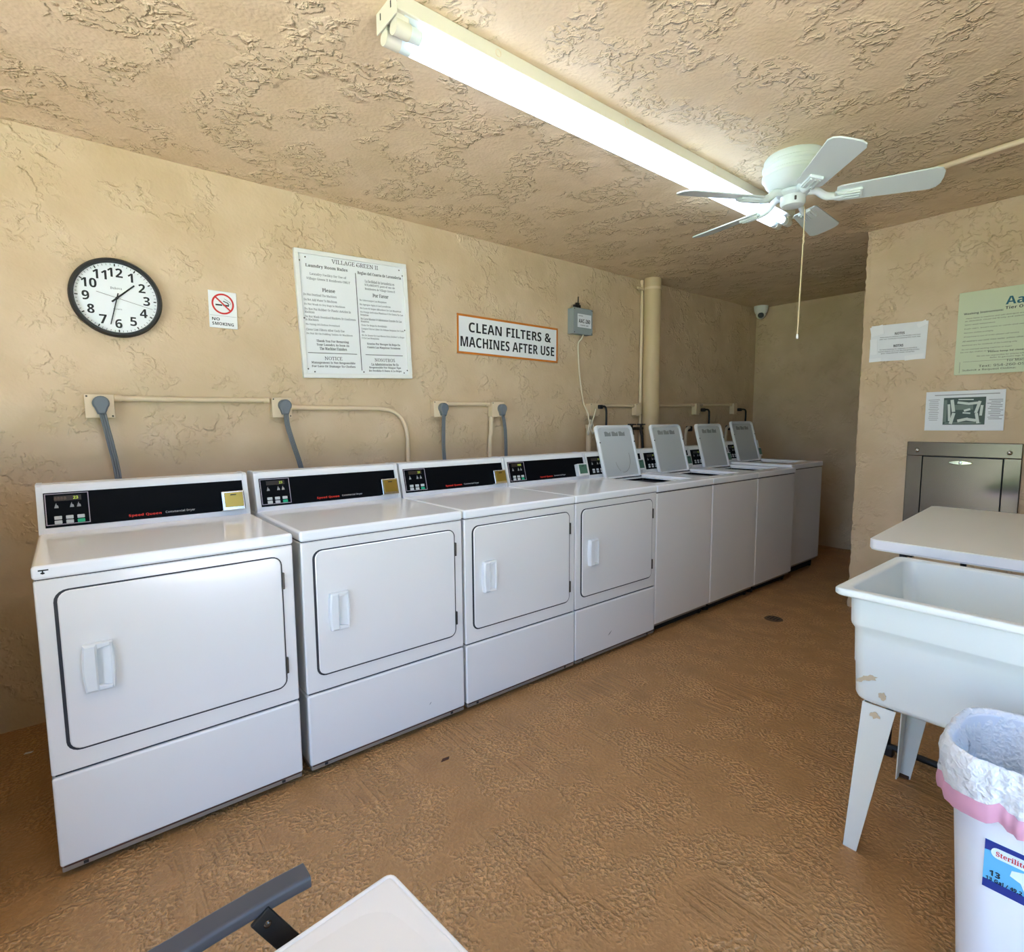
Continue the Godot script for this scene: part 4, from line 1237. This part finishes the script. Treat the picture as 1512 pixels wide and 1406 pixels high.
func build_pier_things() -> void:
	var a := thing("paper_notice", "white letter-size notice with taped corners beside the pier's edge", "notice")
	on_pier(a, 0.745, 1.776)
	a.rotate_object_local(Vector3(0, 0, 1), deg_to_rad(-1.0))
	part("sheet", wavy_sheet(0.304, 0.229, 0.003, 3), M.paper, a)
	for q in [[-0.118, 0.082, 0.072, 0.060, 12.0], [0.122, 0.098, 0.05, 0.03, 25.0], [-0.130, -0.02, 0.04, 0.10, 4.0], [-0.115, -0.105, 0.07, 0.022, 2.0], [0.095, -0.100, 0.10, 0.030, 5.0]]:
		var t := Shape.new()
		t.at = Transform3D(Basis(Vector3(0, 0, 1), deg_to_rad(q[4])), Vector3(q[0], q[1], 0.0085))
		t.box(Vector3.ZERO, Vector3(q[2], q[3], 0.0008))
		part("tape", t, M.tape, a)
	var z := 0.0080
	lettering("NOTES", a, Vector3(0.008, 0.054, z), 0.052, 0.016, M.ink, bold)
	lettering("Please keep the machines and the laundry room clean", a, Vector3(0.01, 0.036, z), 0.215, 0.008, M.ink_soft)
	lettering("after use. Thank you for keeping this room tidy.", a, Vector3(0.01, 0.024, z), 0.22, 0.008, M.ink_soft)
	lettering("NOTAS", a, Vector3(0.006, -0.022, z), 0.052, 0.016, M.ink, bold)
	lettering("Por favor mantenga las maquinas y la lavanderia", a, Vector3(0.005, -0.042, z), 0.2, 0.008, M.ink_soft)
	lettering("limpias despues de su uso. Muchas gracias a todos", a, Vector3(0.008, -0.054, z), 0.22, 0.008, M.ink_soft)
	lettering("por mantener este cuarto.", a, Vector3(0.005, -0.066, z), 0.18, 0.008, M.ink_soft)

	var g := thing("green_sign", "pale green instruction sign with a teal heading, cut by the frame", "sign")
	on_pier(g, 1.40, 1.785)
	part("panel", Shape.new().box(Vector3(0, 0, 0.003), Vector3(0.72, 0.474, 0.004), 0.001, 1), M.green_paper, g)
	z = 0.0054
	lettering("Aa", g, Vector3(-0.112, 0.161, z), 0.078, 0.044, M.teal, bold)
	lettering("Tier One", g, Vector3(-0.098, 0.122, z), 0.105, 0.017, M.ink_soft, bold)
	lettering("Washing Instructions:", g, Vector3(-0.245, 0.112, z), 0.175, 0.015, M.ink_soft, bold)
	var lines := [["Place items in machine and add detergent and softener", 0.085, -0.32, 0.30], ["as directed. Close lid firmly and select cycle", 0.070, -0.325, 0.29], ["Select wash temperature", 0.049, -0.325, 0.135], ["Push start. Insert coins or cards and swipe to pay for", 0.026, -0.325, 0.34], ["Remove clothes promptly", 0.003, -0.325, 0.13], ["If machine is out of order please call service", -0.020, -0.325, 0.24], ["All washers use cold rinse water unless otherwise noted here", -0.044, -0.33, 0.36], ["Machines are for residents of the building only", -0.068, -0.33, 0.24], ["Do not overload washing machines or dryers", -0.092, -0.33, 0.22], ["Do not dye clothes in these", -0.108, -0.335, 0.15]]
	for q in lines:
		lettering(q[0], g, Vector3(q[2] + q[3] / 2, q[1], z), q[3], 0.0085, M.ink_soft)
	lettering("Please keep lid closed when not in use", g, Vector3(-0.07, -0.115, z), 0.28, 0.011, M.ink, bold)
	lettering("We are not responsible for articles left in the machines", g, Vector3(-0.115, -0.135, z), 0.29, 0.009, M.ink_soft)
	lettering("Refer to garment tags for care", g, Vector3(-0.11, -0.148, z), 0.18, 0.009, M.ink_soft)
	lettering("For Machine Service", g, Vector3(-0.04, -0.168, z), 0.17, 0.014, M.ink, sans)
	lettering("Text: 954-260-0528", g, Vector3(-0.135, -0.192, z), 0.225, 0.014, M.ink, sans)
	lettering("Submit a Request Online:", g, Vector3(-0.203, -0.213, z), 0.235, 0.014, M.ink, sans)
	var bl := Shape.new()
	bl.box(Vector3(-0.03, -0.163, z), Vector3(0.58, 0.0012, 0.0006)); bl.box(Vector3(-0.335, -0.195, z), Vector3(0.0012, 0.064, 0.0006))
	part("printed_line", bl, M.ink_soft, g)

	var m := thing("site_map", "crumpled white sleeve with a dark site plan of pale buildings, above the steel hatch", "map")
	on_pier(m, 1.098, 1.338)
	m.rotate_object_local(Vector3(0, 0, 1), deg_to_rad(0.4))
	part("sheet", wavy_sheet(0.368, 0.234, 0.004, 9), M.paper, m)
	part("plan", Shape.new().box(Vector3(0.003, -0.002, 0.0085), Vector3(0.195, 0.160, 0.001)), M.map_dark, m)
	var pieces := Shape.new()
	for q in [[-0.05, 0.03, 0.016, 0.072, 8.0], [-0.05, -0.045, 0.016, 0.066, -12.0], [-0.066, -0.01, 0.012, 0.10, 4.0], [-0.004, 0.045, 0.05, 0.014, -10.0], [0.045, 0.042, 0.05, 0.014, 6.0], [0.0, -0.054, 0.05, 0.016, 14.0], [0.040, -0.054, 0.044, 0.016, -10.0], [0.066, 0.02, 0.014, 0.07, -14.0], [0.066, -0.045, 0.014, 0.06, 10.0], [0.083, 0.0, 0.012, 0.06, -4.0], [0.018, 0.004, 0.03, 0.012, 18.0], [0.016, -0.014, 0.036, 0.008, -6.0], [0.01, 0.065, 0.07, 0.006, -2.0]]:
		pieces.at = Transform3D(Basis(Vector3(0, 0, 1), deg_to_rad(q[4])), Vector3(q[0], q[1], 0.0093))
		pieces.box(Vector3.ZERO, Vector3(q[2], q[3], 0.0008))
	part("plan_buildings", pieces, M.map_pale, m)
	var mid := Shape.new()
	mid.box(Vector3(-0.085, 0.0, 0.0092), Vector3(0.014, 0.13, 0.0006)); mid.box(Vector3(0.0, -0.072, 0.0092), Vector3(0.17, 0.008, 0.0006)); mid.box(Vector3(0.0, 0.02, 0.0091), Vector3(0.09, 0.03, 0.0005))
	part("plan_roads", mid, M.map_mid, m)
	var lg := Shape.new()
	for k in 12:
		lg.box(Vector3(0.144 + 0.008 * sin(k * 2.3), 0.06 - k * 0.010, 0.0086), Vector3(0.062 - 0.012 * absf(sin(k * 1.7)), 0.004, 0.0006))
		lg.box(Vector3(-0.142, 0.068 - k * 0.011, 0.0086), Vector3(0.055 - 0.014 * absf(sin(k * 1.3)), 0.003, 0.0006))
	lg.box(Vector3(0.01, 0.095, 0.0086), Vector3(0.30, 0.005, 0.0006))
	part("legend", lg, M.print_grey, m)

	# steel hatch
	var h := thing("steel_hatch", "stainless steel wall hatch with recessed latch behind the white table", "hatch")
	on_pier(h, 1.1035, 0.825)
	var fr := Shape.new()
	fr.box(Vector3(0, 0.282, 0.006), Vector3(0.540, 0.086, 0.016), 0.004, 1)
	fr.box(Vector3(0, -0.282, 0.006), Vector3(0.540, 0.086, 0.016), 0.004, 1)
	fr.box(Vector3(-0.2285, 0, 0.006), Vector3(0.083, 0.480, 0.016), 0.004, 1)
	fr.box(Vector3(0.2315, 0, 0.006), Vector3(0.077, 0.480, 0.016), 0.004, 1)
	part("frame", fr, M.steel, h)
	part("gap", Shape.new().box(Vector3(0.003, 0, 0.003), Vector3(0.40, 0.50, 0.004)), M.black, h)
	var dr := part("door", Shape.new().box(Vector3(0.003, -0.0005, 0.008), Vector3(0.374, 0.470, 0.010), 0.002, 1), M.steel, h)
	var lt := Shape.new()
	var cup := PackedVector2Array()
	for i in 24:
		var t := TAU * i / 24.0
		cup.append(Vector2(0.058 * cos(t) * (0.55 + 0.45 * absf(cos(t))), 0.014 * sin(t)))
	lt.at = Transform3D(Basis.IDENTITY, Vector3(0.0, 0.205, 0.013))
	lt.prism(cup, 0.0, 0.006, 0.003)
	part("latch", lt, M.chrome, dr)
	var kn := Shape.new()
	kn.at = Transform3D(Basis(Vector3(1, 0, 0), PI / 2), Vector3(0.0, 0.205, 0.019))
	part("latch_knob", kn.lathe([Vector2(0, 0.006), Vector2(0.008, 0.005), Vector2(0.010, 0)], 14), M.chrome, dr)
	for x in [-0.2165, 0.2165]:
		var t := Shape.new()
		t.at = turned(Vector3(1, 0, 0), 90, Vector3(x, 0.272, 0.014))
		part("bolt", t.lathe([Vector2(0, 0.008), Vector2(0.007, 0.007), Vector2(0.012, 0.002), Vector2(0.013, 0)], 14), M.chrome, h)

# ------------------------------------------------------------------ table, sink, can, chair
func build_table() -> void:
	var o := thing("folding_table", "white plastic folding table with black legs behind the laundry sink", "table", Vector3(2.43, 0, 1.206))
	var lx := 1.14; var lz := 0.90
	var top := Shape.new()
	top.at = Transform3D(Basis(Vector3(1, 0, 0), Vector3(0, 0, 1), Vector3(0, -1, 0)), Vector3.ZERO)
	var p := PackedVector2Array()
	# the far edge swings in slightly, as the table stands a little askew
	for q in round_rect(0, 0, lx, lz, 0.035, 6): p.append(Vector2(q.x, q.y - 0.075 * q.x / lx))
	top.prism(p, -0.842, -0.802, 0.0)
	part("tabletop", top, M.table, o).position = Vector3.ZERO
	var rim := Shape.new()
	rim.at = top.at
	var q2 := PackedVector2Array()
	for q in p: q2.append((q - Vector2(lx / 2, lz / 2)) * Vector2((lx + 0.006) / lx, (lz + 0.006) / lz) + Vector2(lx / 2, lz / 2))
	rim.prism(q2, -0.839, -0.804, 0.004)
	part("edge_band", rim, M.table_edge, o)
	for x in [0.10, 1.04]:
		for z in [0.085, 0.76]:
			part("leg", Shape.new().tube([Vector3(x, 0.80, z), Vector3(x + (0.04 if x > 0.5 else -0.05), 0.03, z)], 0.0125, 10), M.black, o)
		part("foot_bar", Shape.new().tube([Vector3(x + (0.04 if x > 0.5 else -0.05), 0.035, 0.06), Vector3(x + (0.04 if x > 0.5 else -0.05), 0.035, 0.79)], 0.0125, 10), M.black, o)
		for z in [0.085, 0.76]:
			part("foot_cap", Shape.new().box(Vector3(x + (0.04 if x > 0.5 else -0.05), 0.019, z), Vector3(0.034, 0.038, 0.05), 0.006), M.black, o)
	part("rail", Shape.new().box(Vector3(0.55, 0.785, 0.10), Vector3(0.9, 0.022, 0.022)), M.black, o)
	part("leg_brace", Shape.new().tube([Vector3(0.09, 0.55, 0.45), Vector3(0.40, 0.795, 0.45)], 0.008, 8), M.black, o)

func build_sink() -> void:
	var c := Vector2(2.113, 1.636)
	var o := thing("laundry_sink", "white plastic laundry sink on flared legs with brown smears on its front", "sink", Vector3(c.x, 0, c.y))
	var HX := 0.287; var HZ := 0.330
	var rows := []
	for q in [[0.458, 0.01, 0.03], [0.458, 0.10, 0.06], [0.458, 0.205, 0.05], [0.460, 0.226, 0.045], [0.466, 0.234, 0.042], [0.478, 0.238, 0.04], [0.57, 0.2415, 0.038], [0.575, 0.2435, 0.038], [0.66, 0.2455, 0.036], [0.676, 0.246, 0.036], [0.690, 0.2535, 0.036], [0.696, 0.2545, 0.036], [0.770, 0.2565, 0.036], [0.776, 0.257, 0.036],
			[0.779, 0.262, 0.036], [0.779, 0.279, 0.03], [0.780, 0.284, 0.028], [0.784, 0.287, 0.026], [0.796, 0.287, 0.026], [0.800, 0.284, 0.026], [0.801, 0.280, 0.026], [0.801, 0.262, 0.03], [0.799, 0.256, 0.034], [0.794, 0.252, 0.036], [0.70, 0.243, 0.045], [0.60, 0.228, 0.05], [0.52, 0.212, 0.055], [0.497, 0.200, 0.06], [0.490, 0.182, 0.06], [0.488, 0.10, 0.05], [0.487, 0.02, 0.012]]:
		rows.append(ring(Vector2.ZERO, q[0], q[1], q[1] + HZ - HX if q[1] > 0.12 else q[1], q[2], 6))
	var s := Shape.new()
	s.grid(rows, true, false)
	part("basin", s, M.tub, o)
	var dr := Shape.new()
	dr.at = Transform3D(Basis.IDENTITY, Vector3(0, 0.488, 0))
	part("drain", dr.lathe([Vector2(0, 0.002), Vector2(0.03, 0.002), Vector2(0.04, 0.0)], 20), M.steel_dark, o)
	# legs: tapering angle sections
	for sx in [-1, 1]:
		for sz in [-1, 1]:
			var l := Shape.new()
			var fx := 0.243; var fz := 0.252  # foot corner, outside
			var tx := 0.232; var tz := 0.252
			var t := 0.004
			# plate facing x: spans z from the corner inwards
			plate(l, Vector3(sx * tx, 0.46, sz * tz), Vector3(sx * tx, 0.46, sz * (tz - 0.084)), Vector3(sx * (fx + 0.012), 0.0, sz * (fz + 0.022 - 0.036)), Vector3(sx * (fx + 0.012), 0.0, sz * (fz + 0.022)), Vector3(sx * t, 0, 0))
			# plate facing z
			plate(l, Vector3(sx * tx, 0.46, sz * tz), Vector3(sx * (tx - 0.075), 0.46, sz * tz), Vector3(sx * (fx + 0.012 - 0.034), 0.0, sz * (fz + 0.022)), Vector3(sx * (fx + 0.012), 0.0, sz * (fz + 0.022)), Vector3(0, 0, -sz * t))
			# rib
			plate(l, Vector3(sx * (tx + 0.002), 0.27, sz * (tz + 0.006)), Vector3(sx * (tx + 0.002), 0.27, sz * (tz - 0.052)), Vector3(sx * (tx - 0.004), 0.27, sz * (tz - 0.050)), Vector3(sx * (tx - 0.048), 0.27, sz * (tz + 0.006)), Vector3(0, 0.004, 0))
			var lg := part("leg", l, M.tub, o)
			part("foot_rust", Shape.new().box(Vector3(sx * (fx + 0.009), 0.006, sz * (fz + 0.006)), Vector3(0.010, 0.011, 0.034), 0.002, 1), M.rust, lg)
	# smears
	var f := FastNoiseLite.new()
	f.seed = 4
	f.frequency = 1.5
	for q in [[-0.242, 0.540, -0.235, 0.018, 0.008, 25.0], [-0.2418, 0.528, -0.256, 0.014, 0.006, 40.0], [-0.241, 0.497, -0.200, 0.009, 0.010, 0.0], [-0.2405, 0.433, -0.217, 0.011, 0.010, 0.0]]:
		var p := PackedVector2Array()
		for i in 14:
			var t := TAU * i / 14.0
			var rr := 1.0 + 0.7 * f.get_noise_2d(cos(t) * 1.3 + q[0] * 50.0, sin(t) * 1.3 + q[1] * 90.0)
			p.append(Vector2(cos(t) * q[3] * rr, sin(t) * q[4] * rr))
		var sm := Shape.new()
		sm.at = Transform3D(Basis(Vector3(0, 1, 0), -PI / 2) * Basis(Vector3(0, 0, 1), deg_to_rad(q[5])), Vector3(q[0], q[1], q[2]))
		sm.prism(p, 0.0, 0.0012)
		part("smear", sm, M.stain, o, "brown smear")

func plate(s: Shape, a: Vector3, b: Vector3, c: Vector3, d: Vector3, t: Vector3) -> void:
	var n := t.normalized()
	s.flat(a + t, b + t, c + t, d + t, n)
	s.flat(a, b, c, d, -n)
	var mid := (a + b + c + d) / 4
	for e in [[a, b], [b, c], [c, d], [d, a]]:
		var o: Vector3 = (e[0] + e[1]) / 2 - mid
		var along: Vector3 = (e[1] - e[0]).normalized()
		o = (o - along * o.dot(along)).normalized()
		s.flat(e[0], e[1], e[1] + t, e[0] + t, o)

func build_can() -> void:
	var c := Vector2(1.605, 1.840)
	var hx := 0.135; var hz := 0.185
	var o := thing("trash_can", "tall white plastic trash can with a blue and navy label", "trash can", Vector3(c.x, 0, c.y))
	var rows := []
	for q in [[0.0, 0.0, 0.0], [0.0, 0.6, 0.0], [0.004, 0.76, 0.0], [0.012, 0.775, 0.0], [0.2, 0.835, 0.0], [0.4, 0.905, 0.0], [0.57, 0.965, 0.0], [0.585, 1.0, 0.0], [0.605, 1.01, 0.0], [0.61, 1.0, 0.0], [0.605, 0.96, 0.0], [0.4, 0.885, 0.0], [0.1, 0.79, 0.0], [0.02, 0.74, 0.0], [0.02, 0.01, 0.0]]:
		rows.append(ring(Vector2.ZERO, q[0], maxf(hx * q[1], 0.002), maxf(hz * q[1], 0.002), maxf(0.085 * q[1], 0.001), 7))
	part("can", Shape.new().grid(rows, true, false), M.can, o)
	# label on the face towards the room's middle (-x)
	var lb := Node3D.new()
	var face := Transform3D(Basis(Vector3(0, 1, 0), -PI / 2), Vector3.ZERO)
	var slope := Basis(Vector3(0, 0, 1), deg_to_rad(2.7))
	var base := Transform3D(slope * face.basis, Vector3(-0.1222, 0.400, -0.045))
	lb = part("label", Shape.new().box(Vector3.ZERO, Vector3(0.120, 0.104, 0.001)), M.label_blue, o, "blue and navy printed label")
	lb.transform = base
	part("label_band", Shape.new().prism(PackedVector2Array([Vector2(-0.06, 0.052), Vector2(-0.06, 0.030), Vector2(-0.03, 0.036), Vector2(0.02, 0.032), Vector2(0.06, 0.022), Vector2(0.06, 0.052)]), 0.0004, 0.0012), M.label_navy, lb)
	part("label_band", Shape.new().box(Vector3(0, -0.043, 0.0008), Vector3(0.120, 0.018, 0.0010)), M.label_navy, lb)
	part("label_badge", Shape.new().prism(round_rect(-0.05, 0.020, 0.010, 0.042, 0.0105, 5), 0.0008, 0.0018), M.label_pale, lb)
	lettering("Sterilite", lb, Vector3(-0.020, 0.031, 0.0022), 0.045, 0.011, M.red, serif_bold)
	part("label_picture", Shape.new().prism(PackedVector2Array([Vector2(-0.018, 0.008), Vector2(0.012, 0.019), Vector2(0.046, 0.010), Vector2(0.052, -0.002), Vector2(0.044, -0.034), Vector2(0.006, -0.034), Vector2(-0.004, -0.010), Vector2(-0.02, -0.004)]), 0.0004, 0.0012), M.label_pale, lb)
	lettering("13", lb, Vector3(-0.042, -0.016, 0.0012), 0.0, 0.012, M.ink, bold)
	lettering("13 Gal / 49.2 L", lb, Vector3(-0.024, -0.0295, 0.0016), 0.062, 0.008, M.ink, bold)
	# liner: up from inside, over the rim and down outside in loose folds, pink drawstring hem
	var b := thing("bin_liner", "crumpled white bin liner with pink drawstring hem folded over the can's rim", "bin liner", Vector3(c.x, 0, c.y))
	var f := FastNoiseLite.new()
	f.seed = 12
	f.frequency = 1.0
	f.fractal_octaves = 3
	var levels := [[0.10, -0.048], [0.25, -0.034], [0.40, -0.024], [0.50, -0.017], [0.575, -0.011], [0.602, -0.006], [0.616, 0.0], [0.619, 0.006], [0.612, 0.011], [0.595, 0.013], [0.575, 0.0135], [0.555, 0.012], [0.540, 0.010], [0.528, 0.009]]
	var liner := []
	var hem := []
	for li in levels.size():
		var q: Array = levels[li]
		var base_ring := ring(Vector2.ZERO, q[0], hx + q[1], hz + q[1], 0.082 + q[1], 14, 26)
		var cnt := base_ring.size()
		var line := PackedVector3Array()
		for j in cnt:
			var p := base_ring[j]
			var t := TAU * j / cnt
			var out := Vector3(p.x / (hx * hx), 0, p.z / (hz * hz)).normalized()
			var amt := 0.012 if li < 5 else (0.005 if li < 9 else 0.007)
			var fold := f.get_noise_2d(cos(t) * 9.0, sin(t) * 9.0 + q[0] * 4.0) * amt + f.get_noise_2d(cos(t) * 26.0 + 40.0, sin(t) * 26.0 + q[0] * 22.0) * amt * 0.75
			if li < 5: fold = -absf(fold) * 1.5
			elif li > 8: fold = absf(fold) * 1.3 + 0.001
			var dip := 0.0
			if li >= 8:
				# the hem hangs unevenly and is pinched up where the drawstring comes out
				dip = (f.get_noise_2d(cos(t) * 2.0 + 9.0, sin(t) * 2.0) * 0.009 + 0.002) * (li - 7) / 6.0
				var pinch := exp(-pow((p.z + 0.085) / 0.010, 2.0)) if p.x < 0 else 0.0
				dip += pinch * 0.010 * (li - 7) / 6.0
				fold -= pinch * 0.004
			line.append(p + out * fold + Vector3(0, dip, 0))
		liner.append(line)
	part("liner", Shape.new().grid(liner, true, false), M.bag, b)
	var hem_out := []
	var last: PackedVector3Array = liner[-1]
	for k in 5:
		var line := PackedVector3Array()
		for j in last.size():
			var p: Vector3 = last[j]
			var out := Vector3(p.x / (hx * hx), 0, p.z / (hz * hz)).normalized()
			line.append(p + Vector3(0, 0.002 - 0.0100 * k, 0) + out * [0.0005, 0.0022, 0.0024, 0.0012, -0.0015][k])
		hem_out.append(line)
	part("drawstring_hem", Shape.new().grid(hem_out, true, true), M.pink, b, "pink drawstring hem")

func build_chair() -> void:
	var o := thing("patio_chair", "patio armchair with grey flat arm and white seat pad, cut by the frame's lower edge", "chair", Vector3(0.27, 0, 1.26))
	o.rotation.y = deg_to_rad(6.0)
	# local x is the way the chair faces, z across; origin under the seat's centre
	var I := o.transform.affine_inverse()
	var seat_y := 0.46
	for sd in [-1, 1]:
		# arm, given in world on the visible side and mirrored on the other
		var pts := []
		for q in [Vector3(0.378, 0.496, 1.003), Vector3(0.334, 0.4965, 1.004), Vector3(0.288, 0.4965, 1.007), Vector3(0.224, 0.496, 1.012), Vector3(0.168, 0.496, 1.019), Vector3(0.0, 0.502, 1.040), Vector3(-0.16, 0.512, 1.06)]:
			var l: Vector3 = I * q
			pts.append(Vector3(l.x, l.y, l.z * -sd if sd > 0 else l.z))
		var path := smooth_path(pts, 5)
		var s := Shape.new()
		# flat rounded bar
		for i in path.size() - 1:
			pass
		var rows := []
		for i in path.size():
			var d: Vector3 = (path[mini(i + 1, path.size() - 1)] - path[maxi(i - 1, 0)]).normalized()
			var side := d.cross(Vector3.UP).normalized()
			var line := PackedVector3Array()
			for q in round_rect(-0.0215, -0.012, 0.0215, 0.012, 0.007, 4):
				line.append(path[i] + side * q.x + Vector3.UP * q.y)
			rows.append(line)
		s.grid(rows, true, true)
		var n0: Vector3 = (path[0] - path[1]).normalized()
		for e in [0, path.size() - 1]:
			var mid: Vector3 = path[e]
			for k in rows[e].size():
				var nn: Vector3 = n0 if e == 0 else -n0
				s.tri(mid, rows[e][k], rows[e][(k + 1) % rows[e].size()], nn, nn, nn)
		part("arm", s, M.arm, o, "grey metal arm")
		var b := Shape.new()
		var top: Vector3 = I * Vector3(0.292, 0.490, 1.028)
		var bot: Vector3 = I * Vector3(0.385, 0.330, 1.036)
		top.z *= -sd if sd > 0 else 1; bot.z *= -sd if sd > 0 else 1
		var ax := (top - bot).normalized()
		var cross := ax.cross(Vector3(0, 0, 1)).normalized()
		b.at = Transform3D(Basis(cross, ax, cross.cross(ax)), (top + bot) / 2)
		b.box(Vector3.ZERO, Vector3(0.034, (top - bot).length(), 0.008), 0.003)
		var br := part("arm_bracket", b, M.black, o)
		var sc := Shape.new()
		sc.at = b.at * Transform3D(Basis(Vector3(1, 0, 0), PI / 2), Vector3(0.0, (top - bot).length() * 0.5 - 0.022, 0.004))
		part("bolt", sc.lathe([Vector2(0, 0.003), Vector2(0.003, 0.003), Vector2(0.005, 0.002), Vector2(0.0065, 0)], 14), M.steel, br)
		for x in [0.22, -0.2]:
			part("leg", Shape.new().tube([Vector3(x, 0.40, sd * 0.205), Vector3(x * 1.12, 0.0, sd * 0.215)], 0.0125, 10), M.black, o)
	# seat pad with piping
	var cn: Vector3 = I * Vector3(0.515, seat_y, 1.054)
	var x1 := cn.x; var z0 := cn.z
	var x0 := x1 - 0.50; var z1 := z0 + 0.44
	var pad := Shape.new()
	pad.box(Vector3((x0 + x1) / 2, seat_y - 0.026, (z0 + z1) / 2), Vector3(x1 - x0, 0.052, z1 - z0), 0.014, 3)
	var puff := []
	for i in 13:
		var line := PackedVector3Array()
		for j in 13:
			var a := i / 12.0
			var c := j / 12.0
			var h := pow(sin(PI * clampf(a, 0.0, 1.0)), 0.5) * pow(sin(PI * clampf(c, 0.0, 1.0)), 0.5)
			line.append(Vector3(lerpf(x0 + 0.01, x1 - 0.01, c), seat_y - 0.004 + 0.012 * h, lerpf(z1 - 0.01, z0 + 0.01, a)))
		puff.append(line)
	pad.grid(puff)
	var sp := part("seat_pad", pad, M.cushion, o)
	var piping := Shape.new()
	var loop := []
	for q in round_rect(x0 + 0.004, z0 + 0.004, x1 - 0.004, z1 - 0.004, 0.012, 4): loop.append(Vector3(q.x, seat_y - 0.003, q.y))
	loop.append(loop[0])
	part("piping", piping.tube(loop, 0.0045, 8, false), M.cushion, sp)
	part("seat_frame", Shape.new().box(Vector3((x0 + x1) / 2, seat_y - 0.067, (z0 + z1) / 2), Vector3(x1 - x0 - 0.03, 0.028, z1 - z0 - 0.02), 0.008), M.black, o)
	var back := Shape.new()
	back.at = Transform3D(Basis(Vector3(0, 0, 1), deg_to_rad(20)), Vector3(x0 - 0.115, seat_y + 0.20, (z0 + z1) / 2))
	back.box(Vector3.ZERO, Vector3(0.03, 0.50, z1 - z0), 0.012)
	part("backrest", back, M.cushion, o)
